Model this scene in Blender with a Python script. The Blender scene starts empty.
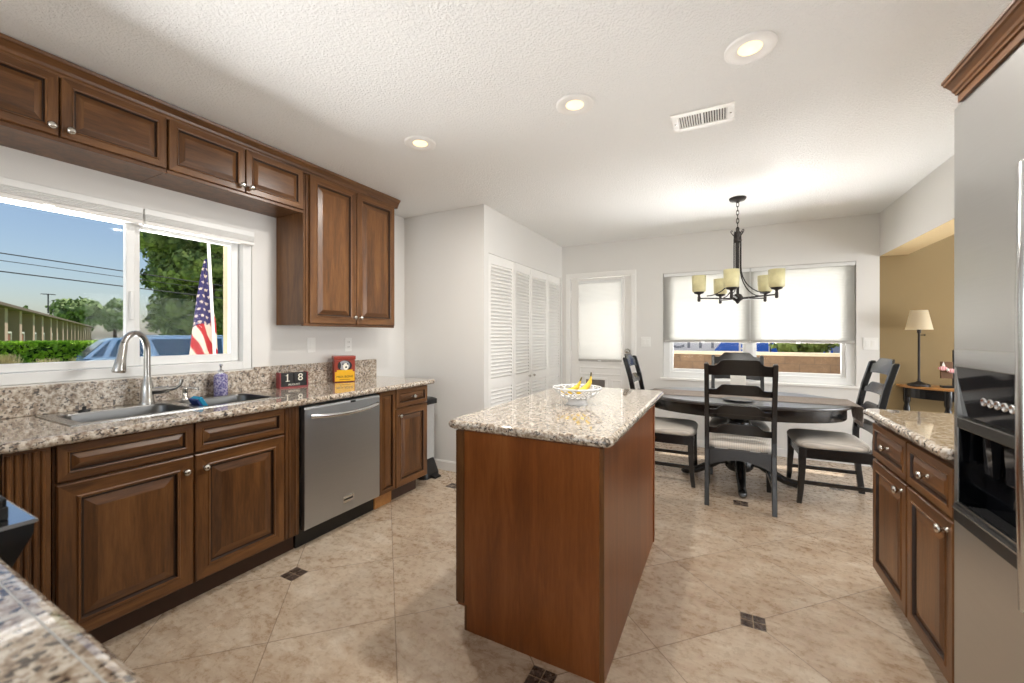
import bpy, math, random
from mathutils import Vector, Matrix
random.seed(7)
PI = math.pi
scene = bpy.context.scene
COL = scene.collection

# ------------------------------------------------------------------ camera, sky, sun, big lights, exposure
cam_data = bpy.data.cameras.new('camera')
cam_data.sensor_width = 36.0
cam_data.lens = 404.5 / 1024 * 36.0
cam_data.shift_y = -5.7 / 1024
cam_data.clip_start = 0.02
cam_data.clip_end = 500
cam = bpy.data.objects.new('camera', cam_data)
COL.objects.link(cam)
cam.location = (0, 0, 1.31)
cam.rotation_euler = (PI / 2, 0, 0.4815)
scene.camera = cam
cam_data.dof.use_dof = True
cam_data.dof.focus_distance = 3.0
cam_data.dof.aperture_fstop = 2.8

world = bpy.data.worlds.new('sky')
scene.world = world
world.use_nodes = True
wt = world.node_tree
wt.nodes.clear()
w_out = wt.nodes.new('ShaderNodeOutputWorld')
w_bg = wt.nodes.new('ShaderNodeBackground')
w_sky = wt.nodes.new('ShaderNodeTexSky')
w_sky.sky_type = 'NISHITA'
w_sky.sun_disc = False
w_sky.sun_elevation = math.radians(60)
w_sky.sun_rotation = math.radians(200)
w_sky.air_density = 1.0
w_sky.dust_density = 1.2
w_sky.ozone_density = 1.5
w_bg.inputs['Strength'].default_value = 0.11
wt.links.new(w_sky.outputs[0], w_bg.inputs['Color'])
wt.links.new(w_bg.outputs[0], w_out.inputs['Surface'])

def lamp(name, kind, loc, energy, color=(1, 1, 1), direction=None, **kw):
    d = bpy.data.lights.new(name, kind)
    d.energy = energy
    d.color = color
    for k, v in kw.items():
        setattr(d, k, v)
    o = bpy.data.objects.new(name, d)
    COL.objects.link(o)
    o.location = loc
    if direction is not None:
        o.rotation_euler = Vector(direction).to_track_quat('-Z', 'Y').to_euler()
    return o

lamp('sun', 'SUN', (0, 10, 20), 4.4, (1.0, 0.95, 0.87), (-0.06, -0.38, -0.90), angle=0.01)
# daylight of the openings: the front room beyond the beam, the two shades
lamp('fill_behind', 'AREA', (0.3, -3.4, 1.0), 95, (0.98, 0.99, 1.0), (0, 1, 0.60), shape='RECTANGLE', size=4.0, size_y=2.0)  # unseen fill lamp added behind the camera to brighten the room
lamp('daylight_front_room', 'AREA', (4.6, 3.4, 1.2), 150, (0.96, 0.98, 1.0), (-1, -0.1, 0.35), shape='RECTANGLE', size=3.0, size_y=2.0)
lamp('daylight_window_shade', 'AREA', (0.27, 5.62, 1.66), 9, (1.0, 0.985, 0.96), (0, -1, 0), shape='RECTANGLE', size=2.0, size_y=0.78)
lamp('daylight_door_shade', 'AREA', (-1.44, 5.62, 1.55), 7, (1.0, 0.985, 0.96), (0, -1, 0), shape='RECTANGLE', size=0.75, size_y=1.0)
# sunlight thrown up by the pale paving outside both windows
lamp('sunlit_driveway_bounce', 'AREA', (-6.2, 1.3, -0.20), 720, (0.98, 0.985, 0.985), (1.0, 0, 1), shape='RECTANGLE', size=3.4, size_y=3.6, spread=math.radians(100))
lamp('sunlit_patio_bounce', 'AREA', (0.27, 6.25, 0.10), 185, (1.0, 0.99, 0.975), (0, -0.8, 1), shape='RECTANGLE', size=2.6, size_y=1.1, spread=math.radians(85))

vs = scene.view_settings
vs.view_transform = 'Standard'
vs.look = 'None'
vs.gamma = 1.0
vs.use_curve_mapping = False
vs.exposure = 0.30
scene.cycles.use_denoising = True
scene.cycles.max_bounces = 10
scene.cycles.diffuse_bounces = 6
scene.cycles.glossy_bounces = 5
scene.cycles.transmission_bounces = 8
scene.cycles.transparent_max_bounces = 12
scene.cycles.sample_clamp_indirect = 6.0
scene.cycles.caustics_reflective = False
scene.cycles.caustics_refractive = False

# ------------------------------------------------------------------ materials
def srgb(r, g, b):
    def f(c):
        c /= 255.0
        return c / 12.92 if c <= 0.04045 else ((c + 0.055) / 1.055) ** 2.4
    return (f(r), f(g), f(b), 1.0)

class NT:
    """small node-tree helper"""
    def __init__(self, name):
        self.mat = bpy.data.materials.new(name)
        self.mat.use_nodes = True
        self.t = self.mat.node_tree
        self.bsdf = self.t.nodes['Principled BSDF']
        self.out = self.t.nodes['Material Output']
    def n(self, kind, **kw):
        nd = self.t.nodes.new(kind)
        for k, v in kw.items():
            setattr(nd, k, v)
        return nd
    def link(self, a, b):
        self.t.links.new(a, b)
    def val(self, sock, v):
        if hasattr(v, 'is_output'):
            self.link(v, sock)
        else:
            sock.default_value = v
    def m(self, op, a, b=0.0, c=None):
        nd = self.n('ShaderNodeMath', operation=op)
        self.val(nd.inputs[0], a)
        self.val(nd.inputs[1], b)
        if c is not None:
            self.val(nd.inputs[2], c)
        return nd.outputs[0]
    def coord(self, which='Object', scale=(1, 1, 1), rot=(0, 0, 0)):
        tc = self.n('ShaderNodeTexCoord')
        mp = self.n('ShaderNodeMapping')
        mp.inputs['Scale'].default_value = scale
        mp.inputs['Rotation'].default_value = rot
        self.link(tc.outputs[which], mp.inputs['Vector'])
        return mp.outputs[0]
    def noise(self, vec, scale, detail=4, rough=0.55, dist=0.0):
        nd = self.n('ShaderNodeTexNoise')
        nd.inputs['Scale'].default_value = scale
        nd.inputs['Detail'].default_value = detail
        nd.inputs['Roughness'].default_value = rough
        nd.inputs['Distortion'].default_value = dist
        if vec is not None:
            self.link(vec, nd.inputs['Vector'])
        return nd.outputs['Fac']
    def ramp(self, fac, stops, interp='LINEAR'):
        nd = self.n('ShaderNodeValToRGB')
        nd.color_ramp.interpolation = interp
        els = nd.color_ramp.elements
        while len(els) < len(stops):
            els.new(0.5)
        for e, (p, c) in zip(els, stops):
            e.position = p
            e.color = c
        self.link(fac, nd.inputs[0])
        return nd.outputs[0]
    def mix(self, fac, a, b, blend='MIX'):
        nd = self.n('ShaderNodeMix', data_type='RGBA', blend_type=blend)
        self.val(nd.inputs[0], fac)
        self.val(nd.inputs[6], a)
        self.val(nd.inputs[7], b)
        return nd.outputs[2]
    def bump(self, height, strength=0.2, dist=0.01):
        nd = self.n('ShaderNodeBump')
        nd.inputs['Strength'].default_value = strength
        nd.inputs['Distance'].default_value = dist
        self.link(height, nd.inputs['Height'])
        self.link(nd.outputs[0], self.bsdf.inputs['Normal'])
    def set(self, **kw):
        for k, v in kw.items():
            self.val(self.bsdf.inputs[k.replace('_', ' ')], v)
        return self.mat

def plain(name, rgb, rough=0.5, metal=0.0, noise=0.04, nscale=30.0, **kw):
    t = NT(name)
    f = t.noise(t.coord(), nscale, 3)
    c = srgb(*rgb)
    lo = tuple(x * (1 - noise) for x in c[:3]) + (1,)
    hi = tuple(min(1, x * (1 + noise)) for x in c[:3]) + (1,)
    t.set(Base_Color=t.ramp(f, [(0.3, lo), (0.7, hi)]), Roughness=rough, Metallic=metal)
    for k, v in kw.items():
        t.val(t.bsdf.inputs[k.replace('_', ' ')], v)
    return t.mat

def wall_paint(name, rgb, scale=160, strength=0.12):
    t = NT(name)
    v = t.coord()
    t.set(Base_Color=srgb(*rgb), Roughness=0.75)
    t.bsdf.inputs['Specular IOR Level'].default_value = 0.25
    t.bump(t.noise(v, scale, 3), strength, 0.004)
    return t.mat

def wood(name, dark, mid, light, grain='Z', rough=0.33, cont=1.0):
    t = NT(name)
    sc = {'Z': (9, 9, 0.9), 'Y': (9, 0.9, 9), 'X': (0.9, 9, 9)}[grain]
    v = t.coord(scale=sc)
    f1 = t.noise(v, 1.6, 6, 0.6, 0.6)
    sc2 = tuple(s * 7 for s in sc)
    f2 = t.noise(t.coord(scale=sc2), 2.0, 3, 0.6)
    f = t.m('ADD', t.m('MULTIPLY', f1, 0.75), t.m('MULTIPLY', f2, 0.25))
    c = t.ramp(f, [(0.33, srgb(*dark)), (0.5, srgb(*mid)), (0.68, srgb(*light))])
    t.set(Base_Color=c, Roughness=rough)
    t.bsdf.inputs['Specular IOR Level'].default_value = 0.45
    t.bump(f2, 0.05, 0.002)
    return t.mat

def granite(name, scale=1.0, rough=0.05):
    t = NT(name)
    v = t.coord()
    n1 = t.noise(v, 56 * scale, 4, 0.6)
    base = t.ramp(n1, [(0.30, srgb(112, 94, 78)), (0.43, srgb(164, 148, 130)), (0.53, srgb(196, 184, 168)), (0.66, srgb(218, 211, 200))])
    vo = t.n('ShaderNodeTexVoronoi')
    vo.inputs['Scale'].default_value = 118 * scale
    t.link(v, vo.inputs['Vector'])
    sep = t.n('ShaderNodeSeparateColor')
    t.link(vo.outputs['Color'], sep.inputs[0])
    patch = t.noise(v, 40 * scale, 3)
    dk = t.m('GREATER_THAN', t.m('ADD', t.m('MULTIPLY', sep.outputs[0], 0.55), patch), 0.98)
    br = t.m('GREATER_THAN', t.m('ADD', t.m('MULTIPLY', sep.outputs[1], 0.5), t.noise(v, 52 * scale, 3)), 0.91)
    c = t.mix(t.m('MULTIPLY', br, 0.6), base, srgb(122, 98, 78))
    c = t.mix(t.m('MULTIPLY', dk, 0.85), c, srgb(54, 48, 46))
    t.set(Base_Color=c, Roughness=rough)
    t.bsdf.inputs['Specular IOR Level'].default_value = 0.8
    t.bsdf.inputs['Coat Weight'].default_value = 0.6 if rough < 0.1 else 0.0
    t.bsdf.inputs['Coat Roughness'].default_value = 0.03
    return t.mat

def brushed(name, rgb, rough=0.32, axis='Z', amount=0.06):
    t = NT(name)
    sc = {'Z': (400, 400, 4), 'Y': (400, 4, 400), 'X': (4, 400, 400)}[axis]
    f = t.noise(t.coord(scale=sc), 1.0, 2)
    c = srgb(*rgb)
    t.set(Base_Color=t.ramp(f, [(0.2, tuple(x * (1 - amount) for x in c[:3]) + (1,)), (0.8, c)]), Metallic=1.0, Roughness=rough)
    return t.mat

def emit(name, rgb, strength):
    t = NT(name)
    t.set(Base_Color=srgb(*rgb), Emission_Color=srgb(*rgb), Emission_Strength=strength)
    return t.mat

def floor_tile():
    t = NT('travertine_floor_tile')
    g = t.n('ShaderNodeNewGeometry')
    s = t.n('ShaderNodeSeparateXYZ')
    t.link(g.outputs['Position'], s.inputs[0])
    x, y = s.outputs[0], s.outputs[1]
    T = 0.738
    U = t.m('DIVIDE', t.m('SUBTRACT', t.m('ADD', x, y), 0.80), T)
    V = t.m('DIVIDE', t.m('ADD', t.m('SUBTRACT', x, y), 2.035), T)
    def dist(a, per):
        r = t.m('MULTIPLY', t.m('ROUND', t.m('DIVIDE', a, per)), per)
        return t.m('SUBTRACT', a, r)
    gu = t.m('ABSOLUTE', dist(U, 1.0))
    gv = t.m('ABSOLUTE', dist(V, 1.0))
    grout = t.m('LESS_THAN', t.m('MINIMUM', gu, gv), 0.0042)
    du = t.m('MULTIPLY', dist(U, 2.0), T)
    dv = t.m('MULTIPLY', dist(V, 2.0), T)
    dx = t.m('ABSOLUTE', t.m('MULTIPLY', t.m('ADD', du, dv), 0.5))
    dy = t.m('ABSOLUTE', t.m('MULTIPLY', t.m('SUBTRACT', du, dv), 0.5))
    mx = t.m('MAXIMUM', dx, dy)
    acc = t.m('LESS_THAN', mx, 0.052)
    gap = t.m('LESS_THAN', t.m('MINIMUM', dx, dy), 0.0022)
    gap = t.m('MAXIMUM', gap, t.m('GREATER_THAN', mx, 0.0495))
    # per-tile tone and stone clouds
    iu = t.m('FLOOR', U)
    iv = t.m('FLOOR', V)
    wn = t.n('ShaderNodeTexWhiteNoise')
    cx = t.n('ShaderNodeCombineXYZ')
    t.link(iu, cx.inputs[0]); t.link(iv, cx.inputs[1])
    t.link(cx.outputs[0], wn.inputs['Vector'])
    sh = t.n('ShaderNodeVectorMath', operation='MULTIPLY_ADD')
    t.link(wn.outputs['Color'], sh.inputs[0])
    sh.inputs[1].default_value = (9, 9, 9)
    t.link(g.outputs['Position'], sh.inputs[2])
    p = sh.outputs[0]
    mp = t.n('ShaderNodeMapping')
    mp.inputs['Rotation'].default_value = (0, 0, 0.35)
    mp.inputs['Scale'].default_value = (1.0, 2.6, 1)
    t.link(p, mp.inputs['Vector'])
    n1 = t.noise(mp.outputs[0], 2.4, 9, 0.70, 1.2)
    n4 = t.noise(mp.outputs[0], 9.0, 8, 0.72, 0.8)
    n2 = t.noise(p, 30, 6, 0.75)
    f = t.m('ADD', t.m('MULTIPLY', n1, 0.42), t.m('ADD', t.m('MULTIPLY', n4, 0.40), t.m('MULTIPLY', n2, 0.18)))
    f = t.m('ADD', f, t.m('MULTIPLY', t.m('SUBTRACT', wn.outputs['Value'], 0.5), 0.035))
    c = t.ramp(f, [(0.36, srgb(138, 113, 91)), (0.45, srgb(170, 148, 125)), (0.53, srgb(189, 171, 150)), (0.64, srgb(209, 196, 179))])
    c = t.mix(t.m('MULTIPLY', grout, 0.8), c, srgb(112, 90, 72))
    n3 = t.noise(g.outputs['Position'], 60, 4, 0.7)
    ac = t.ramp(n3, [(0.35, srgb(44, 34, 30)), (0.55, srgb(74, 60, 52)), (0.72, srgb(150, 134, 118))])
    ac = t.mix(gap, ac, srgb(150, 132, 112))
    c = t.mix(acc, c, ac)
    t.set(Base_Color=c, Roughness=t.m('ADD', 0.20, t.m('MULTIPLY', n2, 0.16)))
    t.bsdf.inputs['Specular IOR Level'].default_value = 0.5
    h = t.m('SUBTRACT', t.m('MULTIPLY', n2, 0.15), t.m('MULTIPLY', grout, 0.6))
    t.bump(h, 0.2, 0.004)
    return t.mat

def shade_fabric(name, rgb, pleat=50.0, trans=0.75):
    t = NT(name)
    d = t.n('ShaderNodeBsdfDiffuse')
    tr = t.n('ShaderNodeBsdfTranslucent')
    d.inputs[0].default_value = srgb(*rgb)
    tr.inputs[0].default_value = srgb(*rgb)
    mx = t.n('ShaderNodeMixShader')
    mx.inputs[0].default_value = trans
    t.link(d.outputs[0], mx.inputs[1]); t.link(tr.outputs[0], mx.inputs[2])
    w = t.n('ShaderNodeTexWave', wave_type='BANDS', bands_direction='Z')
    w.inputs['Scale'].default_value = pleat / 6.2832
    w.inputs['Distortion'].default_value = 0
    t.link(t.coord(), w.inputs['Vector'])
    b = t.n('ShaderNodeBump')
    b.inputs['Strength'].default_value = 0.25
    b.inputs['Distance'].default_value = 0.006
    t.link(w.outputs['Fac'], b.inputs['Height'])
    t.link(b.outputs[0], d.inputs['Normal']); t.link(b.outputs[0], tr.inputs['Normal'])
    t.link(mx.outputs[0], t.out.inputs['Surface'])
    return t.mat

def glass_pane(name, tint=(1, 1, 1, 1), refl=0.06):
    t = NT(name)
    tr = t.n('ShaderNodeBsdfTransparent')
    tr.inputs[0].default_value = tint
    gl = t.n('ShaderNodeBsdfGlossy')
    gl.inputs['Roughness'].default_value = 0.02
    fr = t.n('ShaderNodeFresnel')
    fr.inputs[0].default_value = 1.3
    mx = t.n('ShaderNodeMixShader')
    t.link(t.m('MULTIPLY', fr.outputs[0], refl / 0.06), mx.inputs[0])
    t.link(tr.outputs[0], mx.inputs[1]); t.link(gl.outputs[0], mx.inputs[2])
    t.link(mx.outputs[0], t.out.inputs['Surface'])
    return t.mat

def foliage(name, dark, light, trans=0.25):
    t = NT(name)
    f = t.noise(t.coord(), 2.2, 4)
    c = t.ramp(f, [(0.35, srgb(*dark)), (0.65, srgb(*light))])
    t.set(Base_Color=c, Roughness=0.7)
    t.bsdf.inputs['Transmission Weight'].default_value = 0.0
    return t.mat

def striped_fabric(name, a, b, scale, axis='X'):
    t = NT(name)
    w = t.n('ShaderNodeTexWave', wave_type='BANDS', bands_direction=axis)
    w.inputs['Scale'].default_value = scale
    w.inputs['Distortion'].default_value = 0.3
    v = t.coord()
    t.link(v, w.inputs['Vector'])
    c = t.mix(w.outputs['Fac'], srgb(*a), srgb(*b))
    t.set(Base_Color=c, Roughness=0.9)
    t.bump(t.noise(v, 400, 2), 0.2, 0.002)
    return t.mat

def block_wall(name, c1, c2, mortar, sc=1.0, bw=0.4, rh=0.2):
    t = NT(name)
    g = t.n('ShaderNodeTexCoord')
    mp = t.n('ShaderNodeMapping')
    mp.inputs['Rotation'].default_value = (PI / 2, 0, 0)
    t.link(g.outputs['Object'], mp.inputs['Vector'])
    b = t.n('ShaderNodeTexBrick')
    b.inputs['Color1'].default_value = srgb(*c1)
    b.inputs['Color2'].default_value = srgb(*c2)
    b.inputs['Mortar'].default_value = srgb(*mortar)
    b.inputs['Scale'].default_value = sc
    b.inputs['Mortar Size'].default_value = 0.006
    b.inputs['Brick Width'].default_value = bw
    b.inputs['Row Height'].default_value = rh
    t.link(mp.outputs[0], b.inputs['Vector'])
    n = t.noise(g.outputs['Object'], 14, 6, 0.7)
    c = t.mix(0.55, b.outputs['Color'], t.ramp(n, [(0.3, (0.35, 0.33, 0.32, 1)), (0.7, (1.0, 0.97, 0.94, 1))]), 'MULTIPLY')
    t.set(Base_Color=c, Roughness=0.9)
    return t.mat

M = {}
M['wall'] = wall_paint('white_wall_paint', (226, 224, 220))
M['wall_beige'] = wall_paint('tan_wall_paint', (142, 122, 87))
M['beam_tan'] = wall_paint('cream_tan_paint', (206, 184, 142))
def _ceil():
    t = NT('textured_ceiling_paint')
    v = t.coord()
    n = t.noise(v, 90, 4, 0.55, 0.3)
    t.set(Base_Color=srgb(240, 240, 238), Roughness=0.8)
    t.bsdf.inputs['Specular IOR Level'].default_value = 0.2
    t.bump(t.ramp(n, [(0.42, (0, 0, 0, 1)), (0.62, (1, 1, 1, 1))]), 0.42, 0.010)
    return t.mat
M['ceiling'] = _ceil()
M['trim'] = plain('white_trim_paint', (238, 236, 232), 0.4, noise=0.01)
M['vinyl'] = plain('white_window_vinyl', (232, 232, 230), 0.35, noise=0.01)
M['floor'] = floor_tile()
M['granite'] = granite('speckled_granite')
M['granite_wall'] = granite('speckled_granite_backsplash', 1.0, 0.32)
WD, WM, WL = (66, 41, 22), (100, 65, 35), (127, 87, 49)
M['wood_v'] = wood('stained_wood_upright', WD, WM, WL, 'Z')
M['wood_h'] = wood('stained_wood_level', WD, WM, WL, 'Y')
M['glaze'] = plain('dark_wood_glaze', (44, 25, 12), 0.4, noise=0.1)
M['wood_island'] = wood('island_panel_veneer', (108, 59, 26), (128, 73, 33), (144, 88, 45), 'Z', 0.30)
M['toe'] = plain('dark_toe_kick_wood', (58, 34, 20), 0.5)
M['steel'] = brushed('brushed_stainless_steel', (186, 189, 192), 0.40, 'Y')
M['steel_v'] = brushed('brushed_stainless_upright', (196, 195, 193), 0.32, 'Y')
M['steel_bright'] = brushed('bright_satin_steel', (205, 206, 206), 0.22, 'Z', 0.03)
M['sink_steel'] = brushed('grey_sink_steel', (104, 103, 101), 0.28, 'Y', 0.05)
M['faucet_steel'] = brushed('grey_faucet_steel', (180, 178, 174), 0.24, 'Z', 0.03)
M['nickel'] = plain('satin_nickel', (200, 196, 188), 0.25, 1.0, noise=0.02)
M['chrome'] = plain('polished_chrome', (220, 220, 222), 0.08, 1.0, noise=0.01)
M['black_gloss'] = plain('black_gloss_enamel', (10, 11, 14), 0.08, noise=0.0)
M['black_glass'] = plain('smoked_black_glass', (34, 34, 36), 0.05, noise=0.0)
M['black'] = plain('black_plastic', (18, 18, 19), 0.35, noise=0.05)
M['iron'] = plain('black_cast_iron', (22, 22, 23), 0.55, noise=0.1)
M['black_wood'] = plain('black_painted_wood', (20, 19, 19), 0.24, noise=0.12, nscale=20, Specular_IOR_Level=0.6, Coat_Weight=0.2, Coat_Roughness=0.12)
M['bronze'] = plain('dark_bronze_metal', (58, 54, 52), 0.4, 0.7, noise=0.08)
M['cushion'] = striped_fabric('striped_seat_fabric', (214, 206, 194), (190, 182, 172), 26)
M['runner'] = striped_fabric('woven_runner_fabric', (176, 164, 154), (140, 128, 120), 22, 'Y')
M['shade'] = shade_fabric('cellular_shade_fabric', (212, 211, 207), 120.0, 0.62)
M['shade_rail'] = plain('shade_rail_grey', (176, 172, 166), 0.5)
M['lamp_shade'] = shade_fabric('linen_lamp_shade', (238, 226, 200), 10.0, 0.45)
M['frosted'] = plain('amber_frosted_glass', (214, 206, 160), 0.45, noise=0.10, nscale=18)
M['glass'] = glass_pane('window_glass', refl=0.012)
M['plate'] = plain('white_switch_plate', (240, 239, 235), 0.35, noise=0.0)
M['slot'] = plain('dark_slot', (60, 56, 52), 0.6, noise=0.0)
M['lens'] = emit('warm_lamp_lens', (255, 226, 176), 1.1)
M['white_ceramic'] = plain('white_glazed_ceramic', (214, 215, 216), 0.12, noise=0.0)
M['banana'] = plain('banana_peel', (226, 190, 60), 0.5, noise=0.15, nscale=14)
M['banana_tip'] = plain('banana_stem', (92, 82, 40), 0.7)
M['red'] = plain('red_painted_tin', (140, 50, 34), 0.35)
M['redwood'] = plain('red_painted_wood', (134, 52, 56), 0.5)
M['yellow'] = plain('yellow_printed_tin', (226, 172, 32), 0.35)
M['ink'] = plain('black_ink', (24, 22, 22), 0.6)
M['cream_ink'] = plain('cream_ink', (232, 228, 214), 0.6)
M['grey_fur'] = plain('grey_printed_dog', (150, 150, 156), 0.5, noise=0.2)
M['sponge'] = plain('blue_sponge', (20, 132, 170), 0.8, noise=0.1, nscale=80)
M['sponge_base'] = plain('dark_blue_scrubber', (32, 52, 110), 0.6)
def _purple():
    t = NT('purple_patterned_bottle')
    vo = t.n('ShaderNodeTexVoronoi')
    vo.inputs['Scale'].default_value = 90
    t.link(t.coord(), vo.inputs['Vector'])
    c = t.ramp(vo.outputs['Distance'], [(0.30, srgb(104, 96, 160)), (0.75, srgb(196, 190, 222))])
    t.set(Base_Color=c, Roughness=0.12)
    t.bsdf.inputs['Transmission Weight'].default_value = 0.25
    return t.mat
M['purple'] = _purple()
M['paper'] = plain('white_card', (236, 234, 226), 0.7, noise=0.02)
M['dish'] = plain('pewter_dish', (120, 120, 122), 0.3, 0.8)
M['oak'] = wood('honey_wood_top', (150, 104, 58), (176, 124, 70), (192, 142, 86), 'X', 0.3)
M['frame_wood'] = wood('brown_frame_wood', (84, 56, 36), (104, 72, 46), (120, 86, 56), 'Z', 0.5)
M['bin_grey'] = plain('grey_bin_plastic', (176, 176, 174), 0.4)
# outside
M['concrete'] = plain('pale_concrete', (190, 184, 174), 0.9, noise=0.1, nscale=4)
M['grass_g'] = plain('lawn_green', (112, 142, 58), 0.95, noise=0.3, nscale=6)
M['hedge'] = foliage('hedge_leaf', (116, 160, 50), (186, 218, 80))
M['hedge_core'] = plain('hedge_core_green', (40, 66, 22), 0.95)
M['dry'] = foliage('dry_grass_blade', (170, 156, 104), (206, 196, 146))
M['leaf'] = foliage('tree_leaf', (74, 100, 38), (158, 176, 88))
M['leaf_far'] = foliage('far_tree_leaf', (92, 118, 62), (150, 170, 104))
M['bark'] = plain('brown_bark', (92, 72, 54), 0.95, noise=0.2, nscale=12)
M['car'] = plain('light_blue_car_paint', (150, 184, 214), 0.18, 0.35, noise=0.0)
M['car_glass'] = plain('dark_car_glass', (48, 74, 96), 0.06, noise=0.0)
M['tyre'] = plain('black_tyre', (28, 28, 28), 0.8)
M['stucco_pink'] = plain('pinkish_post_stucco', (196, 168, 152), 0.9)
M['stucco_dark'] = block_wall('brown_patio_brick', (110, 76, 64), (92, 62, 54), (120, 98, 86), 1.0, 0.5, 0.2)
M['patio_dark'] = plain('dark_brown_patio_wall', (70, 52, 46), 0.9, noise=0.2, nscale=3)
M['roof'] = plain('grey_brown_roof', (120, 102, 92), 0.9)
M['rail_white'] = plain('white_rail_paint', (226, 222, 214), 0.6)
M['rust'] = plain('rust_red_panel', (150, 92, 74), 0.8)
M['wire'] = plain('black_wire', (40, 44, 48), 0.6)
M['brick_out'] = block_wall('brown_block_wall', (138, 112, 86), (122, 98, 74), (112, 94, 76))
M['cap_out'] = plain('pale_wall_cap', (226, 208, 178), 0.8)
M['truck_white'] = plain('white_truck_side', (232, 232, 232), 0.4)
M['truck_blue'] = plain('blue_truck_graphic', (16, 96, 200), 0.4)
M['truck_grey'] = plain('grey_lettering', (132, 136, 142), 0.5)
M['siding'] = plain('grey_blue_siding', (176, 184, 192), 0.8)
M['beige_post'] = plain('cream_house_trim', (196, 178, 140), 0.7)
M['gold_post'] = plain('tan_house_trim', (164, 130, 70), 0.7)
M['pole'] = plain('white_flag_pole', (226, 224, 218), 0.4)
M['flag_red'] = plain('flag_red', (160, 36, 40), 0.85)
M['flag_white'] = plain('flag_white', (206, 190, 174), 0.85)
M['flag_blue'] = plain('flag_blue', (50, 46, 92), 0.85)

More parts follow.
